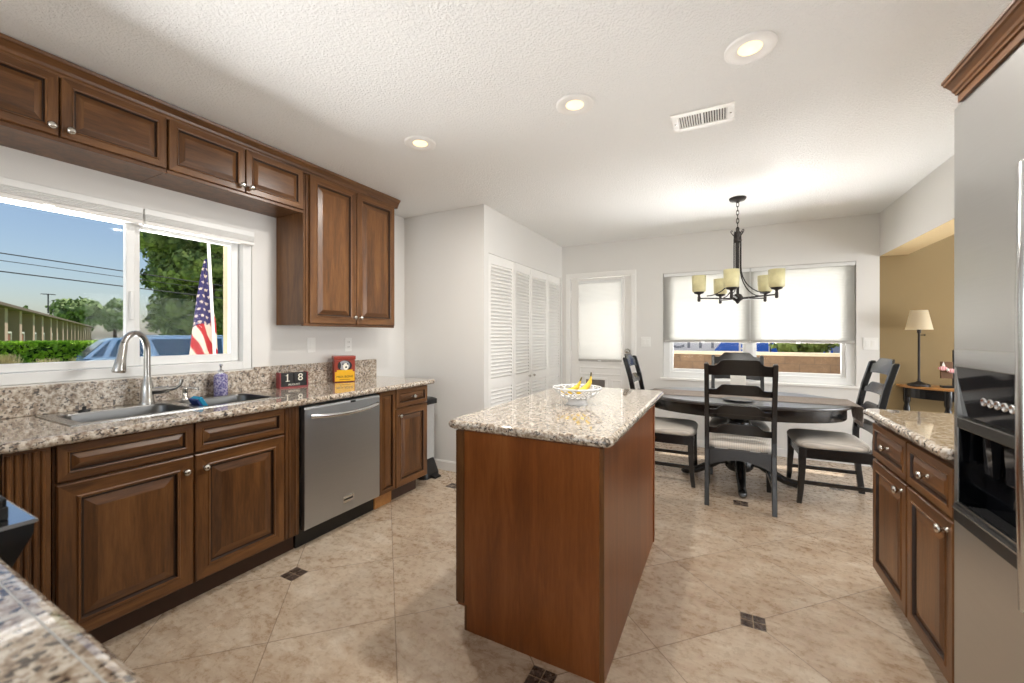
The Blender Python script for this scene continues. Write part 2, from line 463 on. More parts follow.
# ------------------------------------------------------------------ mesh builder
class MB:
    def __init__(self):
        self.v, self.f, self.mi, self.sm = [], [], [], []
    def add(self, verts, faces, mi=0, smooth=False):
        o = len(self.v)
        self.v += [tuple(p) for p in verts]
        for fc in faces:
            self.f.append(tuple(i + o for i in fc))
            self.mi.append(mi)
            self.sm.append(smooth)
        return self
    def box(self, x0, x1, y0, y1, z0, z1, mi=0):
        if x0 > x1: x0, x1 = x1, x0
        if y0 > y1: y0, y1 = y1, y0
        if z0 > z1: z0, z1 = z1, z0
        v = [(x0, y0, z0), (x1, y0, z0), (x1, y1, z0), (x0, y1, z0), (x0, y0, z1), (x1, y0, z1), (x1, y1, z1), (x0, y1, z1)]
        return self.add(v, [(0, 3, 2, 1), (4, 5, 6, 7), (0, 1, 5, 4), (1, 2, 6, 5), (2, 3, 7, 6), (3, 0, 4, 7)], mi)
    def prism(self, poly, axis, a0, a1, mi=0, smooth=False):
        """poly: 2D points; axis 'X': (y,z) ; 'Y': (x,z) ; 'Z': (x,y)"""
        def P(p, a):
            return {'X': (a, p[0], p[1]), 'Y': (p[0], a, p[1]), 'Z': (p[0], p[1], a)}[axis]
        n = len(poly)
        v = [P(p, a0) for p in poly] + [P(p, a1) for p in poly]
        self.add(v, [(i, (i + 1) % n, n + (i + 1) % n, n + i) for i in range(n)], mi, smooth)
        self.add([P(p, a0) for p in poly], [tuple(range(n))[::-1]], mi)
        self.add([P(p, a1) for p in poly], [tuple(range(n))], mi)
        return self
    def loft(self, rings, mi=0, smooth=True, cap0=True, cap1=True, closed=True):
        n = len(rings[0])
        v = [p for r in rings for p in r]
        fs = []
        for k in range(len(rings) - 1):
            for i in range(n if closed else n - 1):
                j = (i + 1) % n
                fs.append((k * n + i, k * n + j, (k + 1) * n + j, (k + 1) * n + i))
        self.add(v, fs, mi, smooth)
        if cap0: self.add(rings[0], [tuple(range(n))[::-1]], mi)
        if cap1: self.add(rings[-1], [tuple(range(n))], mi)
        return self
    def tube(self, pts, r, n=8, mi=0, caps=True, closed=False):
        pts = [Vector(p) for p in pts]
        rs = r if isinstance(r, (list, tuple)) else [r] * len(pts)
        m = len(pts)
        rings = []
        prev = None
        for k, p in enumerate(pts):
            if closed:
                t = (pts[(k + 1) % m] - pts[k - 1]).normalized()
            else:
                t = (pts[min(k + 1, m - 1)] - pts[max(k - 1, 0)]).normalized()
            if prev is None:
                a = Vector((0, 0, 1)) if abs(t.z) < 0.9 else Vector((1, 0, 0))
                u = t.cross(a).normalized()
            else:
                u = (prev - t * prev.dot(t)).normalized()
            prev = u
            w = t.cross(u)
            rings.append([tuple(p + (u * math.cos(2 * PI * i / n) + w * math.sin(2 * PI * i / n)) * rs[k]) for i in range(n)])
        if closed:
            rings.append(rings[0])
            caps = False
        return self.loft(rings, mi, True, caps, caps)
    def cyl(self, p0, p1, r0, r1=None, n=16, mi=0):
        return self.tube([p0, p1], [r0, r0 if r1 is None else r1], n, mi)
    def lathe(self, c, prof, n=24, mi=0, axis='Z', cap0=True, cap1=True):
        rings = []
        for r, z in prof:
            ring = []
            for i in range(n):
                a = 2 * PI * i / n
                u, w = r * math.cos(a), r * math.sin(a)
                q = {'Z': (u, w, z), 'X': (z, u, w), 'Y': (w, z, u)}[axis]
                ring.append((c[0] + q[0], c[1] + q[1], c[2] + q[2]))
            rings.append(ring)
        return self.loft(rings, mi, True, cap0, cap1)
    def ball(self, c, r, n=12, mi=0, s=(1, 1, 1)):
        rings = []
        m = n // 2 + 1
        for k in range(m):
            th = PI * k / (m - 1)
            rr = max(math.sin(th), 1e-3)
            rings.append([(c[0] + s[0] * r * rr * math.cos(2 * PI * i / n), c[1] + s[1] * r * rr * math.sin(2 * PI * i / n), c[2] - s[2] * r * math.cos(th)) for i in range(n)])
        return self.loft(rings, mi, True, True, True)
    def panel(self, O, U, V, N, w, h, prof, mats=(0, 1, 2), glaze=(), back=True):
        """concentric rectangular rings: prof = [(inset, depth)], rails/stiles mitred. mats = (level, upright, glaze)"""
        O, U, V, N = Vector(O), Vector(U), Vector(V), Vector(N)
        mn = min(w, h)
        def ring(i, d):
            i = min(i, mn / 2 - 0.002)
            return [tuple(O + U * a + V * b + N * d) for a, b in ((i, i), (w - i, i), (w - i, h - i), (i, h - i))]
        R = [ring(i, d) for i, d in prof]
        for k in range(len(R) - 1):
            for e in range(4):
                q = [R[k][e], R[k][(e + 1) % 4], R[k + 1][(e + 1) % 4], R[k + 1][e]]
                self.add(q, [(0, 1, 2, 3)], mats[2] if k in glaze else (mats[0] if e in (0, 2) else mats[1]))
        self.add(R[-1], [(0, 1, 2, 3)], mats[1] if h >= w else mats[0])
        if back:
            self.add(R[0], [(3, 2, 1, 0)], mats[1])
        return self
    def build(self, name, mats, parent=None, bevel=0.0, seg=2, mods=None):
        org = abs_loc(parent) if parent is not None else Vector((0, 0, 0))
        me = bpy.data.meshes.new(name)
        me.from_pydata([tuple(Vector(p) - org) for p in self.v], [], self.f)
        if not isinstance(mats, (list, tuple)):
            mats = [mats]
        for m in mats:
            me.materials.append(m)
        me.polygons.foreach_set('material_index', self.mi)
        me.polygons.foreach_set('use_smooth', self.sm)
        me.update()
        o = bpy.data.objects.new(name, me)
        COL.objects.link(o)
        if parent is not None:
            o.parent = parent
        if bevel:
            b = o.modifiers.new('bevel', 'BEVEL')
            b.width = bevel
            b.segments = seg
            b.limit_method = 'ANGLE'
            b.angle_limit = math.radians(40)
        return o

def abs_loc(o):
    p = Vector((0, 0, 0))
    while o is not None:
        p += o.location
        o = o.parent
    return p

def thing(name, label, cat, loc=(0, 0, 0), group=None):
    o = bpy.data.objects.new(name, None)
    COL.objects.link(o)
    o.location = loc
    return tag(o, label, cat, group)

def tag(o, label, cat, group=None, kind=None):
    o['label'] = label
    o['category'] = cat
    if group: o['group'] = group
    if kind: o['kind'] = kind
    return o

def struct(name, mb, mat, label=None, cat=None, bevel=0.0, parent=None):
    o = mb.build(name, mat, parent, bevel)
    if parent is None:
        o['kind'] = 'structure'
        if label: o['label'] = label
        if cat: o['category'] = cat
    return o

def copy_tree(o, parent=None):
    c = o.copy()
    COL.objects.link(c)
    if parent is not None:
        c.parent = parent
        c.matrix_parent_inverse = o.matrix_parent_inverse.copy()
    for ch in list(o.children):
        copy_tree(ch, c)
    return c

def text_mesh(s, size, mat, name, parent, O, U, V, depth=0.001, align='CENTER'):
    """lettering as real mesh text: O centre, U reading direction, V up"""
    cu = bpy.data.curves.new('lettering', 'FONT')
    cu.body = s
    cu.size = size
    cu.align_x = align
    cu.align_y = 'CENTER'
    cu.extrude = depth
    tmp = bpy.data.objects.new('lettering_source', cu)
    COL.objects.link(tmp)
    dg = bpy.context.evaluated_depsgraph_get()
    me = bpy.data.meshes.new_from_object(tmp.evaluated_get(dg))
    bpy.data.objects.remove(tmp)
    U, V, O = Vector(U).normalized(), Vector(V).normalized(), Vector(O)
    N = U.cross(V)
    org = abs_loc(parent)
    for v in me.vertices:
        v.co = O + U * v.co.x + V * v.co.y + N * v.co.z - org
    me.materials.clear()
    me.materials.append(mat)
    o = bpy.data.objects.new(name, me)
    COL.objects.link(o)
    o.parent = parent
    return o

def arc(c, r, a0, a1, n):
    return [(c[0] + r * math.cos(a0 + (a1 - a0) * i / n), c[1] + r * math.sin(a0 + (a1 - a0) * i / n)) for i in range(n + 1)]

def rrect(x0, x1, y0, y1, r, n=5):
    p = arc((x1 - r, y0 + r), r, -PI / 2, 0, n) + arc((x1 - r, y1 - r), r, 0, PI / 2, n)
    return p + arc((x0 + r, y1 - r), r, PI / 2, PI, n) + arc((x0 + r, y0 + r), r, PI, 1.5 * PI, n)

# ------------------------------------------------------------------ room shell
ZC = 2.53
XL, XC, YA, YB, XR = -2.93, -1.965, 3.20, 5.25, 1.375
W = M['wall']
mb = MB(); mb.box(-3.07, 5.0, -3.6, 5.39, -0.12, 0.0)
struct('floor', mb, M['floor'], 'beige travertine tile floor with small dark mosaic squares', 'floor')
mb = MB(); mb.box(-3.07, 5.0, -3.6, 5.39, ZC, ZC + 0.15)
struct('ceiling', mb, M['ceiling'], 'white textured kitchen ceiling', 'ceiling')
# left wall with the window hole (y .37..1.68, z 1.075..2.05)
WY0, WY1, WZ0, WZ1 = 0.37, 1.672, 1.078, 2.035
mb = MB()
mb.box(XL - 0.14, XL, -3.6, WY0, 0, ZC).box(XL - 0.14, XL, WY1, YA, 0, ZC)
mb.box(XL - 0.14, XL, WY0, WY1, 0, WZ0).box(XL - 0.14, XL, WY0, WY1, WZ1, ZC)
struct('wall_left', mb, W, 'white wall around the sink window', 'wall')
mb = MB(); mb.box(XL - 0.14, XC - 0.12, YA, YA + 0.12, 0, ZC)
struct('wall_alcove', mb, W, 'white end wall beyond the dishwasher run', 'wall')
# closet wall with the bifold opening
CY0, CY1, CZ1 = 3.28, 5.19, 2.095
mb = MB()
mb.box(XC - 0.12, XC, YA, CY0, 0, ZC).box(XC - 0.12, XC, CY1, YB, 0, ZC).box(XC - 0.12, XC, CY0, CY1, CZ1, ZC)
mb.box(-2.85, -2.80, YA + 0.12, YB, 0, ZC)
struct('wall_closet', mb, W, 'white wall around the louvred closet doors', 'wall')
# back wall: door hole and window hole
DX0, DX1, DZ1 = -1.845, -1.035, 2.085
BX0, BX1, BZ0, BZ1 = -0.655, 1.195, 0.80, 2.07
mb = MB()
def slab(x0, x1, z0, z1): mb.box(x0, x1, YB, YB + 0.14, z0, z1)
slab(-2.85, DX0, 0, ZC); slab(DX0, DX1, DZ1, ZC); slab(DX1, BX0, 0, ZC)
slab(BX0, BX1, 0, BZ0); slab(BX0, BX1, BZ1, ZC); slab(BX1, XR, 0, ZC)
struct('wall_back', mb, W, 'white back wall of the dining area', 'wall')
mb = MB(); mb.box(XR, 5.0, YB, YB + 0.14, 0, ZC)
struct('wall_front_room', mb, M['wall_beige'], 'tan wall behind the table lamp', 'wall')
mb = MB()
mb.box(XR, XR + 0.21, 1.84, YB, 2.10, ZC)
mb.box(XR + 0.001, XR + 0.211, 1.84, YB, 2.098, 2.10, 1)
struct('wall_right', mb, [W, M['beam_tan']], 'white dropped beam over the opening to the tan room', 'wall')
mb = MB()
mb.box(1.45, 1.60, -3.6, 1.84, 0, ZC)
struct('wall_fridge_side', mb, W, 'white wall behind the refrigerator', 'wall')
mb = MB()
mb.box(XL, XC, YA - 0.013, YA, 0, 0.085).box(XL, XC, YA - 0.009, YA, 0.085, 0.095)
struct('baseboard_alcove', mb, M['trim'], 'white baseboard along the end wall', 'baseboard', 0.003)
mb = MB()
mb.box(DX1 + 0.06, XR, YB - 0.013, YB, 0, 0.085).box(XC, DX0 - 0.06, YB - 0.013, YB, 0, 0.085)
struct('baseboard_back', mb, M['trim'], 'white baseboard under the dining window', 'baseboard', 0.003)

# ------------------------------------------------------------------ left window
def rect_frame(mb, axis, a0, a1, u0, u1, z0, z1, w, mi=0):
    """picture-frame of width w in the plane normal to axis"""
    def b(p0, p1, q0, q1):
        if axis == 'X': mb.box(a0, a1, p0, p1, q0, q1, mi)
        else: mb.box(p0, p1, a0, a1, q0, q1, mi)
    b(u0, u0 + w, z0, z1); b(u1 - w, u1, z0, z1); b(u0 + w, u1 - w, z0, z0 + w); b(u0 + w, u1 - w, z1 - w, z1)

win = MB()
rect_frame(win, 'X', XL - 0.11, XL - 0.008, WY0 + 0.002, WY1 - 0.002, WZ0 + 0.002, WZ1 - 0.002, 0.055)
w1 = struct('window_1', win, M['vinyl'], 'white vinyl sliding window over the kitchen sink', 'window', 0.004)
sash = MB()
rect_frame(sash, 'X', XL - 0.07, XL - 0.03, WY0 + 0.06, 1.045, WZ0 + 0.06, WZ1 - 0.06, 0.04)
sash.build('window_sash', M['vinyl'], w1, 0.004)
sash = MB()
rect_frame(sash, 'X', XL - 0.10, XL - 0.055, 1.025, WY1 - 0.06, WZ0 + 0.06, WZ1 - 0.06, 0.05)
sash.build('window_sash', M['vinyl'], w1, 0.004)
g = MB(); g.box(XL - 0.052, XL - 0.048, WY0 + 0.1, 1.005, WZ0 + 0.1, WZ1 - 0.1); g.build('window_pane', M['glass'], w1)
g = MB(); g.box(XL - 0.080, XL - 0.076, 1.075, WY1 - 0.11, WZ0 + 0.11, WZ1 - 0.11); g.build('window_pane', M['glass'], w1)
lk = MB(); lk.box(XL - 0.03, XL - 0.012, 1.018, 1.036, 1.40, 1.56); lk.build('window_latch', M['vinyl'], w1, 0.004)

def side_blind(y0, y1, label):
    t = thing('window_shade', label, 'window shade', (XL - 0.004, (y0 + y1) / 2, 1.93), 'raised shades over the sink window')
    z = WZ1 - 0.004
    h = MB(); h.box(XL - 0.007, XL + 0.038, y0, y1, z - 0.036, z); h.build('head_rail', M['vinyl'], t, 0.004)
    s = MB()
    for k in range(4):
        zz = z - 0.037 - k * 0.0085
        s.prism([(XL - 0.004, zz), (XL + 0.036, zz), (XL + 0.042, zz - 0.004), (XL + 0.036, zz - 0.008), (XL - 0.004, zz - 0.008)], 'Y', y0 + 0.003, y1 - 0.003)
    s.build('folded_fabric', M['vinyl'], t)
    b = MB(); b.box(XL - 0.006, XL + 0.040, y0 + 0.001, y1 - 0.001, z - 0.094, z - 0.072); b.build('bottom_rail', M['trim'], t, 0.004)
    ym = (y0 + y1) / 2 - 0.02
    q = MB(); q.prism([(ym - 0.02, z - 0.090), (ym + 0.02, z - 0.090), (ym + 0.012, z - 0.080), (ym - 0.012, z - 0.080)], 'X', XL + 0.040, XL + 0.052)
    q.build('pull_tab', M['trim'], t, 0.002)
side_blind(WY0 + 0.005, 1.058, 'raised white shade over the left half of the sink window')
side_blind(1.064, WY1 - 0.005, 'raised white shade over the sink window half nearer the tall cabinet')

# ------------------------------------------------------------------ back door
d1 = MB()
d1.box(DX0 + 0.004, DX1 - 0.004, YB + 0.02, YB + 0.06, 0.012, 0.96)
d1.box(DX0 + 0.004, DX0 + 0.105, YB + 0.02, YB + 0.06, 0.96, DZ1 - 0.006)
d1.box(DX1 - 0.105, DX1 - 0.004, YB + 0.02, YB + 0.06, 0.96, DZ1 - 0.006)
d1.box(DX0 + 0.105, DX1 - 0.105, YB + 0.02, YB + 0.06, DZ1 - 0.045, DZ1 - 0.006)
door1 = struct('door_1', d1, M['trim'], 'white back door with a shaded upper window', 'door', 0.003)
fr = MB()
rect_frame(fr, 'Y', YB + 0.004, YB + 0.022, DX0 + 0.085, DX1 - 0.085, 0.94, DZ1 - 0.03, 0.035)
fr.build('lite_frame', M['trim'], door1, 0.006)
pn = MB()
for x0, x1, z0, z1 in ((DX0 + 0.12, DX1 - 0.12, 0.79, 0.90), (-1.30, -1.16, 0.30, 0.74)):
    pn.panel((x0, YB + 0.021, z0), (1, 0, 0), (0, 0, 1), (0, -1, 0), x1 - x0, z1 - z0, [(0, 0), (0, 0.004), (0.012, 0.009), (0.024, 0.002), (0.05, 0.002)], (0, 0, 0))
pn.build('raised_panel', M['trim'], door1)
g = MB(); g.box(DX0 + 0.115, DX1 - 0.115, YB + 0.045, YB + 0.049, 0.965, DZ1 - 0.055); g.build('door_pane', M['glass'], door1)
pd = MB(); rect_frame(pd, 'Y', YB + 0.002, YB + 0.020, -1.66, -1.345, 0.28, 0.76, 0.03)
pet = pd.build('pet_door', M['trim'], door1, 0.004)
fl = MB(); fl.box(-1.632, -1.373, YB + 0.008, YB + 0.018, 0.308, 0.732); fl.build('flap', plain('grey_flap', (120, 112, 104), 0.5), pet)
kn = MB(); kn.lathe((-1.085, YB + 0.02, 1.115), [(0.03, 0), (0.03, -0.008), (0.012, -0.012), (0.012, -0.04), (0.026, -0.048), (0.03, -0.06), (0.024, -0.072), (0.008, -0.075)], 20, 0, 'Y')
kn.build('door_knob', M['nickel'], door1)
hg = MB()
for z in (0.25, 1.02, 1.83): hg.cyl((DX0 + 0.003, YB + 0.012, z), (DX0 + 0.003, YB + 0.012, z + 0.09), 0.008, None, 10)
hg.build('hinge', M['trim'], door1)
tr = MB()
tr.box(DX0 - 0.06, DX0, YB - 0.014, YB, 0, DZ1 + 0.0).box(DX1, DX1 + 0.06, YB - 0.014, YB, 0, DZ1).box(DX0 - 0.06, DX1 + 0.06, YB - 0.014, YB, DZ1, DZ1 + 0.06)
struct('trim_1', tr, M['trim'], 'white casing around the back door', 'door casing', 0.003)
ds = thing('door_shade', 'white pleated shade covering the back door window', 'window shade', (-1.44, YB - 0.005, 1.5))
h = MB(); h.box(DX0 + 0.115, DX1 - 0.115, YB - 0.022, YB + 0.003, 2.005, 2.04); h.build('head_rail', M['vinyl'], ds, 0.003)
h = MB(); h.box(DX0 + 0.120, DX1 - 0.120, YB - 0.006, YB - 0.001, 1.000, 2.005); h.build('fabric', M['shade'], ds)
h = MB(); h.box(DX0 + 0.118, DX1 - 0.118, YB - 0.018, YB + 0.002, 0.972, 1.002); h.build('bottom_rail', M['shade_rail'], ds, 0.003)
h = MB(); h.box(-1.46, -1.42, YB - 0.026, YB - 0.018, 0.978, 0.990); h.build('pull_tab', M['vinyl'], ds)

# ------------------------------------------------------------------ dining window
win = MB()
rect_frame(win, 'Y', YB + 0.03, YB + 0.12, BX0 + 0.002, BX1 - 0.002, BZ0 + 0.002, BZ1 - 0.002, 0.075)
win.box(0.225, 0.30, YB + 0.035, YB + 0.115, BZ0 + 0.07, BZ1 - 0.07)
w2 = struct('window_2', win, M['vinyl'], 'wide white dining room window with half lowered shades', 'window', 0.004)
for x0, x1 in ((BX0 + 0.07, 0.235), (0.29, BX1 - 0.07)):
    s = MB(); rect_frame(s, 'Y', YB + 0.055, YB + 0.095, x0, x1, BZ0 + 0.07, BZ1 - 0.07, 0.04); s.build('window_sash', M['vinyl'], w2, 0.003)
    g = MB(); g.box(x0 + 0.038, x1 - 0.038, YB + 0.073, YB + 0.077, BZ0 + 0.108, BZ1 - 0.108); g.build('window_pane', M['glass'], w2)
sl = MB(); sl.box(BX0 - 0.03, BX1 + 0.03, YB - 0.03, YB + 0.03, BZ0 - 0.025, BZ0 + 0.002); sl.build('window_sill', M['trim'], w2, 0.004)
for (x0, x1, lab) in ((BX0 + 0.006, 0.263, 'half lowered white cellular shade nearer the back door'), (0.271, BX1 - 0.006, 'half lowered white cellular shade nearer the tan room')):
    t = thing('window_shade', lab, 'window shade', ((x0 + x1) / 2, YB + 0.012, 1.64), 'half lowered shades of the dining window')
    h = MB(); h.box(x0, x1, YB - 0.004, YB + 0.028, BZ1 - 0.042, BZ1 - 0.004); h.build('head_rail', M['vinyl'], t, 0.003)
    h = MB(); h.box(x0 + 0.003, x1 - 0.003, YB + 0.009, YB + 0.014, 1.26, BZ1 - 0.042); h.build('fabric', M['shade'], t)
    h = MB(); h.box(x0 + 0.001, x1 - 0.001, YB - 0.002, YB + 0.024, 1.232, 1.260); h.build('bottom_rail', M['shade_rail'], t, 0.003)
    xm = (x0 + x1) / 2 - 0.02
    h = MB(); h.box(xm - 0.02, xm + 0.02, YB - 0.012, YB - 0.002, 1.226, 1.250); h.build('pull_tab', M['vinyl'], t, 0.002)

# ------------------------------------------------------------------ louvred closet doors
def bifold(name, label, y0, y1, fold, knob_side):
    """a pair of louvred leaves; fold = how far the meeting hinge stands out of the wall plane"""
    root = None
    ym = (y0 + y1) / 2
    for k, (ya, yb, xa, xb) in enumerate(((y0, ym, 0, fold), (ym, y1, fold, 0))):
        ang = math.atan2(xb - xa, yb - ya)
        L = math.hypot(xb - xa, yb - ya) - 0.004
        def T(s, d, z):  # s along leaf, d out of it
            return (XC - 0.035 + xa + s * math.sin(ang) + d * math.cos(ang), ya + 0.002 + s * math.cos(ang) - d * math.sin(ang), z)
        def bx(mb, s0, s1, d0, d1, z0, z1):
            v = [T(*p) for p in ((s0, d0, z0), (s0, d1, z0), (s1, d1, z0), (s1, d0, z0), (s0, d0, z1), (s0, d1, z1), (s1, d1, z1), (s1, d0, z1))]
            mb.add(v, [(0, 3, 2, 1), (4, 5, 6, 7), (0, 1, 5, 4), (1, 2, 6, 5), (2, 3, 7, 6), (3, 0, 4, 7)])
        m = MB()
        st = 0.042
        zt = CZ1 - 0.02
        bx(m, 0, st, 0, 0.028, 0.02, zt); bx(m, L - st, L, 0, 0.028, 0.02, zt)
        for z0, z1 in ((0.02, 0.14), (0.80, 0.90), (zt - 0.075, zt)):
            bx(m, st, L - st, 0, 0.028, z0, z1)
        if root is None:
            root = struct(name, m, M['trim'], label, 'closet door')
        else:
            m.build('door_leaf', M['trim'], root)
        lv = MB()
        for z0, z1 in ((0.14, 0.80), (0.90, zt - 0.075)):
            n = round((z1 - z0) / 0.036)
            p = (z1 - z0) / n
            for i in range(n):
                z = z0 + i * p
                v = [T(*q) for q in ((st, 0.005, z + p * 1.02), (st, 0.026, z + 0.004), (st, 0.030, z + 0.011), (st, 0.009, z + p * 1.02 + 0.006))]
                v += [T(*q) for q in ((L - st, 0.005, z + p * 1.02), (L - st, 0.026, z + 0.004), (L - st, 0.030, z + 0.011), (L - st, 0.009, z + p * 1.02 + 0.006))]
                lv.add(v, [(0, 1, 5, 4), (1, 2, 6, 5), (2, 3, 7, 6), (3, 0, 4, 7)])
        lv.build('louvre', M['trim'], root)
        bk = MB(); bx(bk, st, L - st, 0.0, 0.003, 0.14, zt - 0.07)
        bk.build('louvre_back', M['trim'], root)
        if k == knob_side:
            s = L - 0.06 if k == 1 and fold >= 0 and knob_side == 1 else 0.06
            kb = MB()
            c0, c1, c2 = T(s, 0.028, 0.855), T(s, 0.045, 0.855), T(s, 0.058, 0.855)
            kb.tube([c0, T(s, 0.04, 0.855), T(s, 0.046, 0.855), c2], [0.006, 0.006, 0.016, 0.010], 14)
            kb.build('closet_knob', M['nickel'], root)
    return root
cm = (CY0 + CY1) / 2
bifold('door_2', 'louvred white bifold closet door nearer the kitchen', CY0 + 0.012, cm - 0.003, 0.03, 1)
bifold('door_3', 'louvred white bifold closet door nearer the back door', cm + 0.003, CY1 - 0.012, 0.02, 0)
tk = MB(); tk.box(XC - 0.06, XC - 0.012, CY0, CY1, CZ1 - 0.018, CZ1)
struct('trim_2', tk, M['trim'], 'white track above the louvred closet doors', 'door track')

# ------------------------------------------------------------------ cabinets
KW = [M['wood_h'], M['wood_v'], M['glaze']]
DOOR = [(0, 0), (0, 0.016), (0.004, 0.020), (0.047, 0.020), (0.051, 0.0235), (0.058, 0.0215), (0.062, 0.010), (0.068, 0.010), (0.097, 0.0185), (0.101, 0.0195)]
def scaled(prof, k):
    return [(i * k, d) for i, d in prof]
def front(mb, x, y0, y1, z0, z1, sgn, k=1.0):
    """raised panel facing +x (sgn 1) or -x (sgn -1) with its back at x"""
    if sgn > 0:
        mb.panel((x, y0, z0), (0, 1, 0), (0, 0, 1), (1, 0, 0), y1 - y0, z1 - z0, scaled(DOOR, k), (0, 1, 2), (5, 6))
    else:
        mb.panel((x, y1, z0), (0, -1, 0), (0, 0, 1), (-1, 0, 0), y1 - y0, z1 - z0, scaled(DOOR, k), (0, 1, 2), (5, 6))
    return mb
KNOB = [(0.009, 0), (0.006, 0.004), (0.005, 0.014), (0.012, 0.018), (0.0165, 0.024), (0.014, 0.031), (0.005, 0.034)]
def knob(parent, x, y, z, sgn):
    m = MB(); m.lathe((x, y, z), [(r, sgn * d) for r, d in KNOB], 14, 0, 'X')
    return m.build('knob', M['nickel'], parent)
def door(parent, x, y0, y1, z0, z1, sgn, ky, kz, k=1.0, name='door'):
    m = MB(); front(m, x, y0, y1, z0, z1, sgn, k)
    o = m.build(name, KW, parent)
    if ky is not None:
        knob(o, x + sgn * 0.0195, ky, kz, sgn)
    return o

XU = -2.622   # body front of the wall cabinets
def wall_cabinet(label, y0, y1, z0, splits, knobs, kz, k):
    t = thing('wall_cabinet', label, 'cabinet', ((XL + XU) / 2, (y0 + y1) / 2, z0), 'wall cabinets above the sink run')
    b = MB(); b.box(XL + 0.002, XU, y0, y1, z0, 2.47, 1)
    b.box(XU - 0.02, XU + 0.006, y0, y1, z0 - 0.008, z0 + 0.012, 0)
    b.build('body', KW, t, 0.002)
    for (a, c), ky in zip(splits, knobs):
        door(t, XU, a, c, z0 + 0.012, 2.462, 1, ky, kz, k)
    return t
wall_cabinet('low wide wall cabinet over the left half of the sink window', 0.262, 1.052, 2.180, [(0.27, 0.657), (0.663, 1.048)], [0.632, 0.690], 2.226, 0.72)
wall_cabinet('low wide wall cabinet over the sink window, against the tall cabinet', 1.054, 1.838, 2.180, [(1.058, 1.443), (1.449, 1.834)], [1.420, 1.474], 2.226, 0.72)
t = wall_cabinet('tall wall cabinet with two upright doors above the dishwasher', 1.842, 2.725, 1.388, [(1.885, 2.294), (2.300, 2.718)], [2.266, 2.326], 1.455, 1.0)
st = MB()
for i in range(3):
    st.box(XU, XU + 0.004 + 0.004 * (i == 1), 1.846 + i * 0.012, 1.855 + i * 0.012, 1.40, 2.46, 1)
st.build('fluted_stile', KW, t, 0.002)
cr = MB()
prof = [(XU - 0.02, 2.455), (XU + 0.018, 2.455), (XU + 0.020, 2.468), (XU + 0.026, 2.474), (XU + 0.030, 2.486), (XU + 0.046, 2.506), (XU + 0.052, 2.510), (XU + 0.056, 2.524), (XU - 0.02, 2.524)]
cr.prism(prof, 'Y', 0.255, 2.755)
o = cr.build('crown_moulding', M['wood_h'])
tag(o, 'long wooden crown moulding along the top of the wall cabinets', 'moulding')

# base run -----------------------------------------------------
XF = -2.300    # face frame; door fronts stand 2 cm proud
CB, CT = 0.890, 0.930   # slab underside and top
def base_body(t, y0, y1, toe=True, top=CB - 0.003):
    b = MB(); b.box(XL + 0.003, XF, y0, y1, 0.10, top, 1)
    if top < CB - 0.01: b.box(XF - 0.02, XF, y0, y1, top, CB - 0.003, 1)
    b.build('body', KW, t, 0.002)
    if toe:
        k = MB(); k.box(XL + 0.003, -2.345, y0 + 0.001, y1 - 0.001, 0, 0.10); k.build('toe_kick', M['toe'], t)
# corner cabinet with fluted pilaster
t = thing('base_cabinet', 'wooden corner base cabinet with a fluted pilaster beside the range', 'cabinet', (-2.6, 0.2, 0), 'base cabinets of the sink run')
base_body(t, -0.38, 0.560)
b = MB(); b.box(XF + 0.022, -2.04, -0.38, 0.19, 0.10, CB - 0.003, 1); b.build('corner_filler', KW, t)
door(t, XF, 0.04, 0.432, 0.115, 0.73, 1, 0.39, 0.68)
door(t, XF, 0.04, 0.432, 0.745, 0.882, 1, 0.25, 0.81, 0.7, 'drawer')
p = MB(); p.box(XF, XF + 0.012, 0.438, 0.556, 0.105, 0.884, 1)
for i in range(5):
    y = 0.450 + i * 0.0215
    p.cyl((XF + 0.011, y, 0.12), (XF + 0.011, y, 0.875), 0.0075, None, 10, 1)
p.build('pilaster', KW, t)
# sink cabinet
t = thing('base_cabinet', 'wide wooden base cabinet with two doors under the sink', 'cabinet', (-2.6, 1.07, 0), 'base cabinets of the sink run')
base_body(t, 0.562, 1.583, True, 0.735)
for a, c, ky in ((0.570, 1.026, 0.990), (1.032, 1.486, 1.072)):
    door(t, XF, a, c, 0.108, 0.728, 1, ky, 0.660, 1.15)
for a, c in ((0.570, 1.026), (1.032, 1.486)):
    door(t, XF, a, c, 0.740, 0.884, 1, None, 0, 0.62, 'false_drawer')
p = MB(); p.box(XF, XF + 0.012, 1.494, 1.580, 0.105, 0.885, 1)
for i in range(2): p.cyl((XF + 0.011, 1.518 + i * 0.040, 0.11), (XF + 0.011, 1.518 + i * 0.040, 0.88), 0.006, None, 8, 1)
p.build('filler_panel', KW, t, 0.002)
# end cabinet
t = thing('base_cabinet', 'narrow wooden end base cabinet with one drawer and one door', 'cabinet', (-2.6, 2.5, 0), 'base cabinets of the sink run')
base_body(t, 2.222, 2.782, False)
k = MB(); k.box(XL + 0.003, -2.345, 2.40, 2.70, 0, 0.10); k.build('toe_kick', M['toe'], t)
door(t, XF, 2.228, 2.390, 0.108, 0.884, 1, None, 0, 0.55, 'filler_panel')
door(t, XF, 2.400, 2.776, 0.740, 0.884, 1, 2.588, 0.812, 0.62, 'drawer')
door(t, XF, 2.400, 2.776, 0.108, 0.728, 1, 2.430, 0.675, 0.95)
k = MB(); k.box(-2.36, -2.33, 2.222, 2.395, 0.0, 0.10); k.build('toe_block', M['oak'], t)

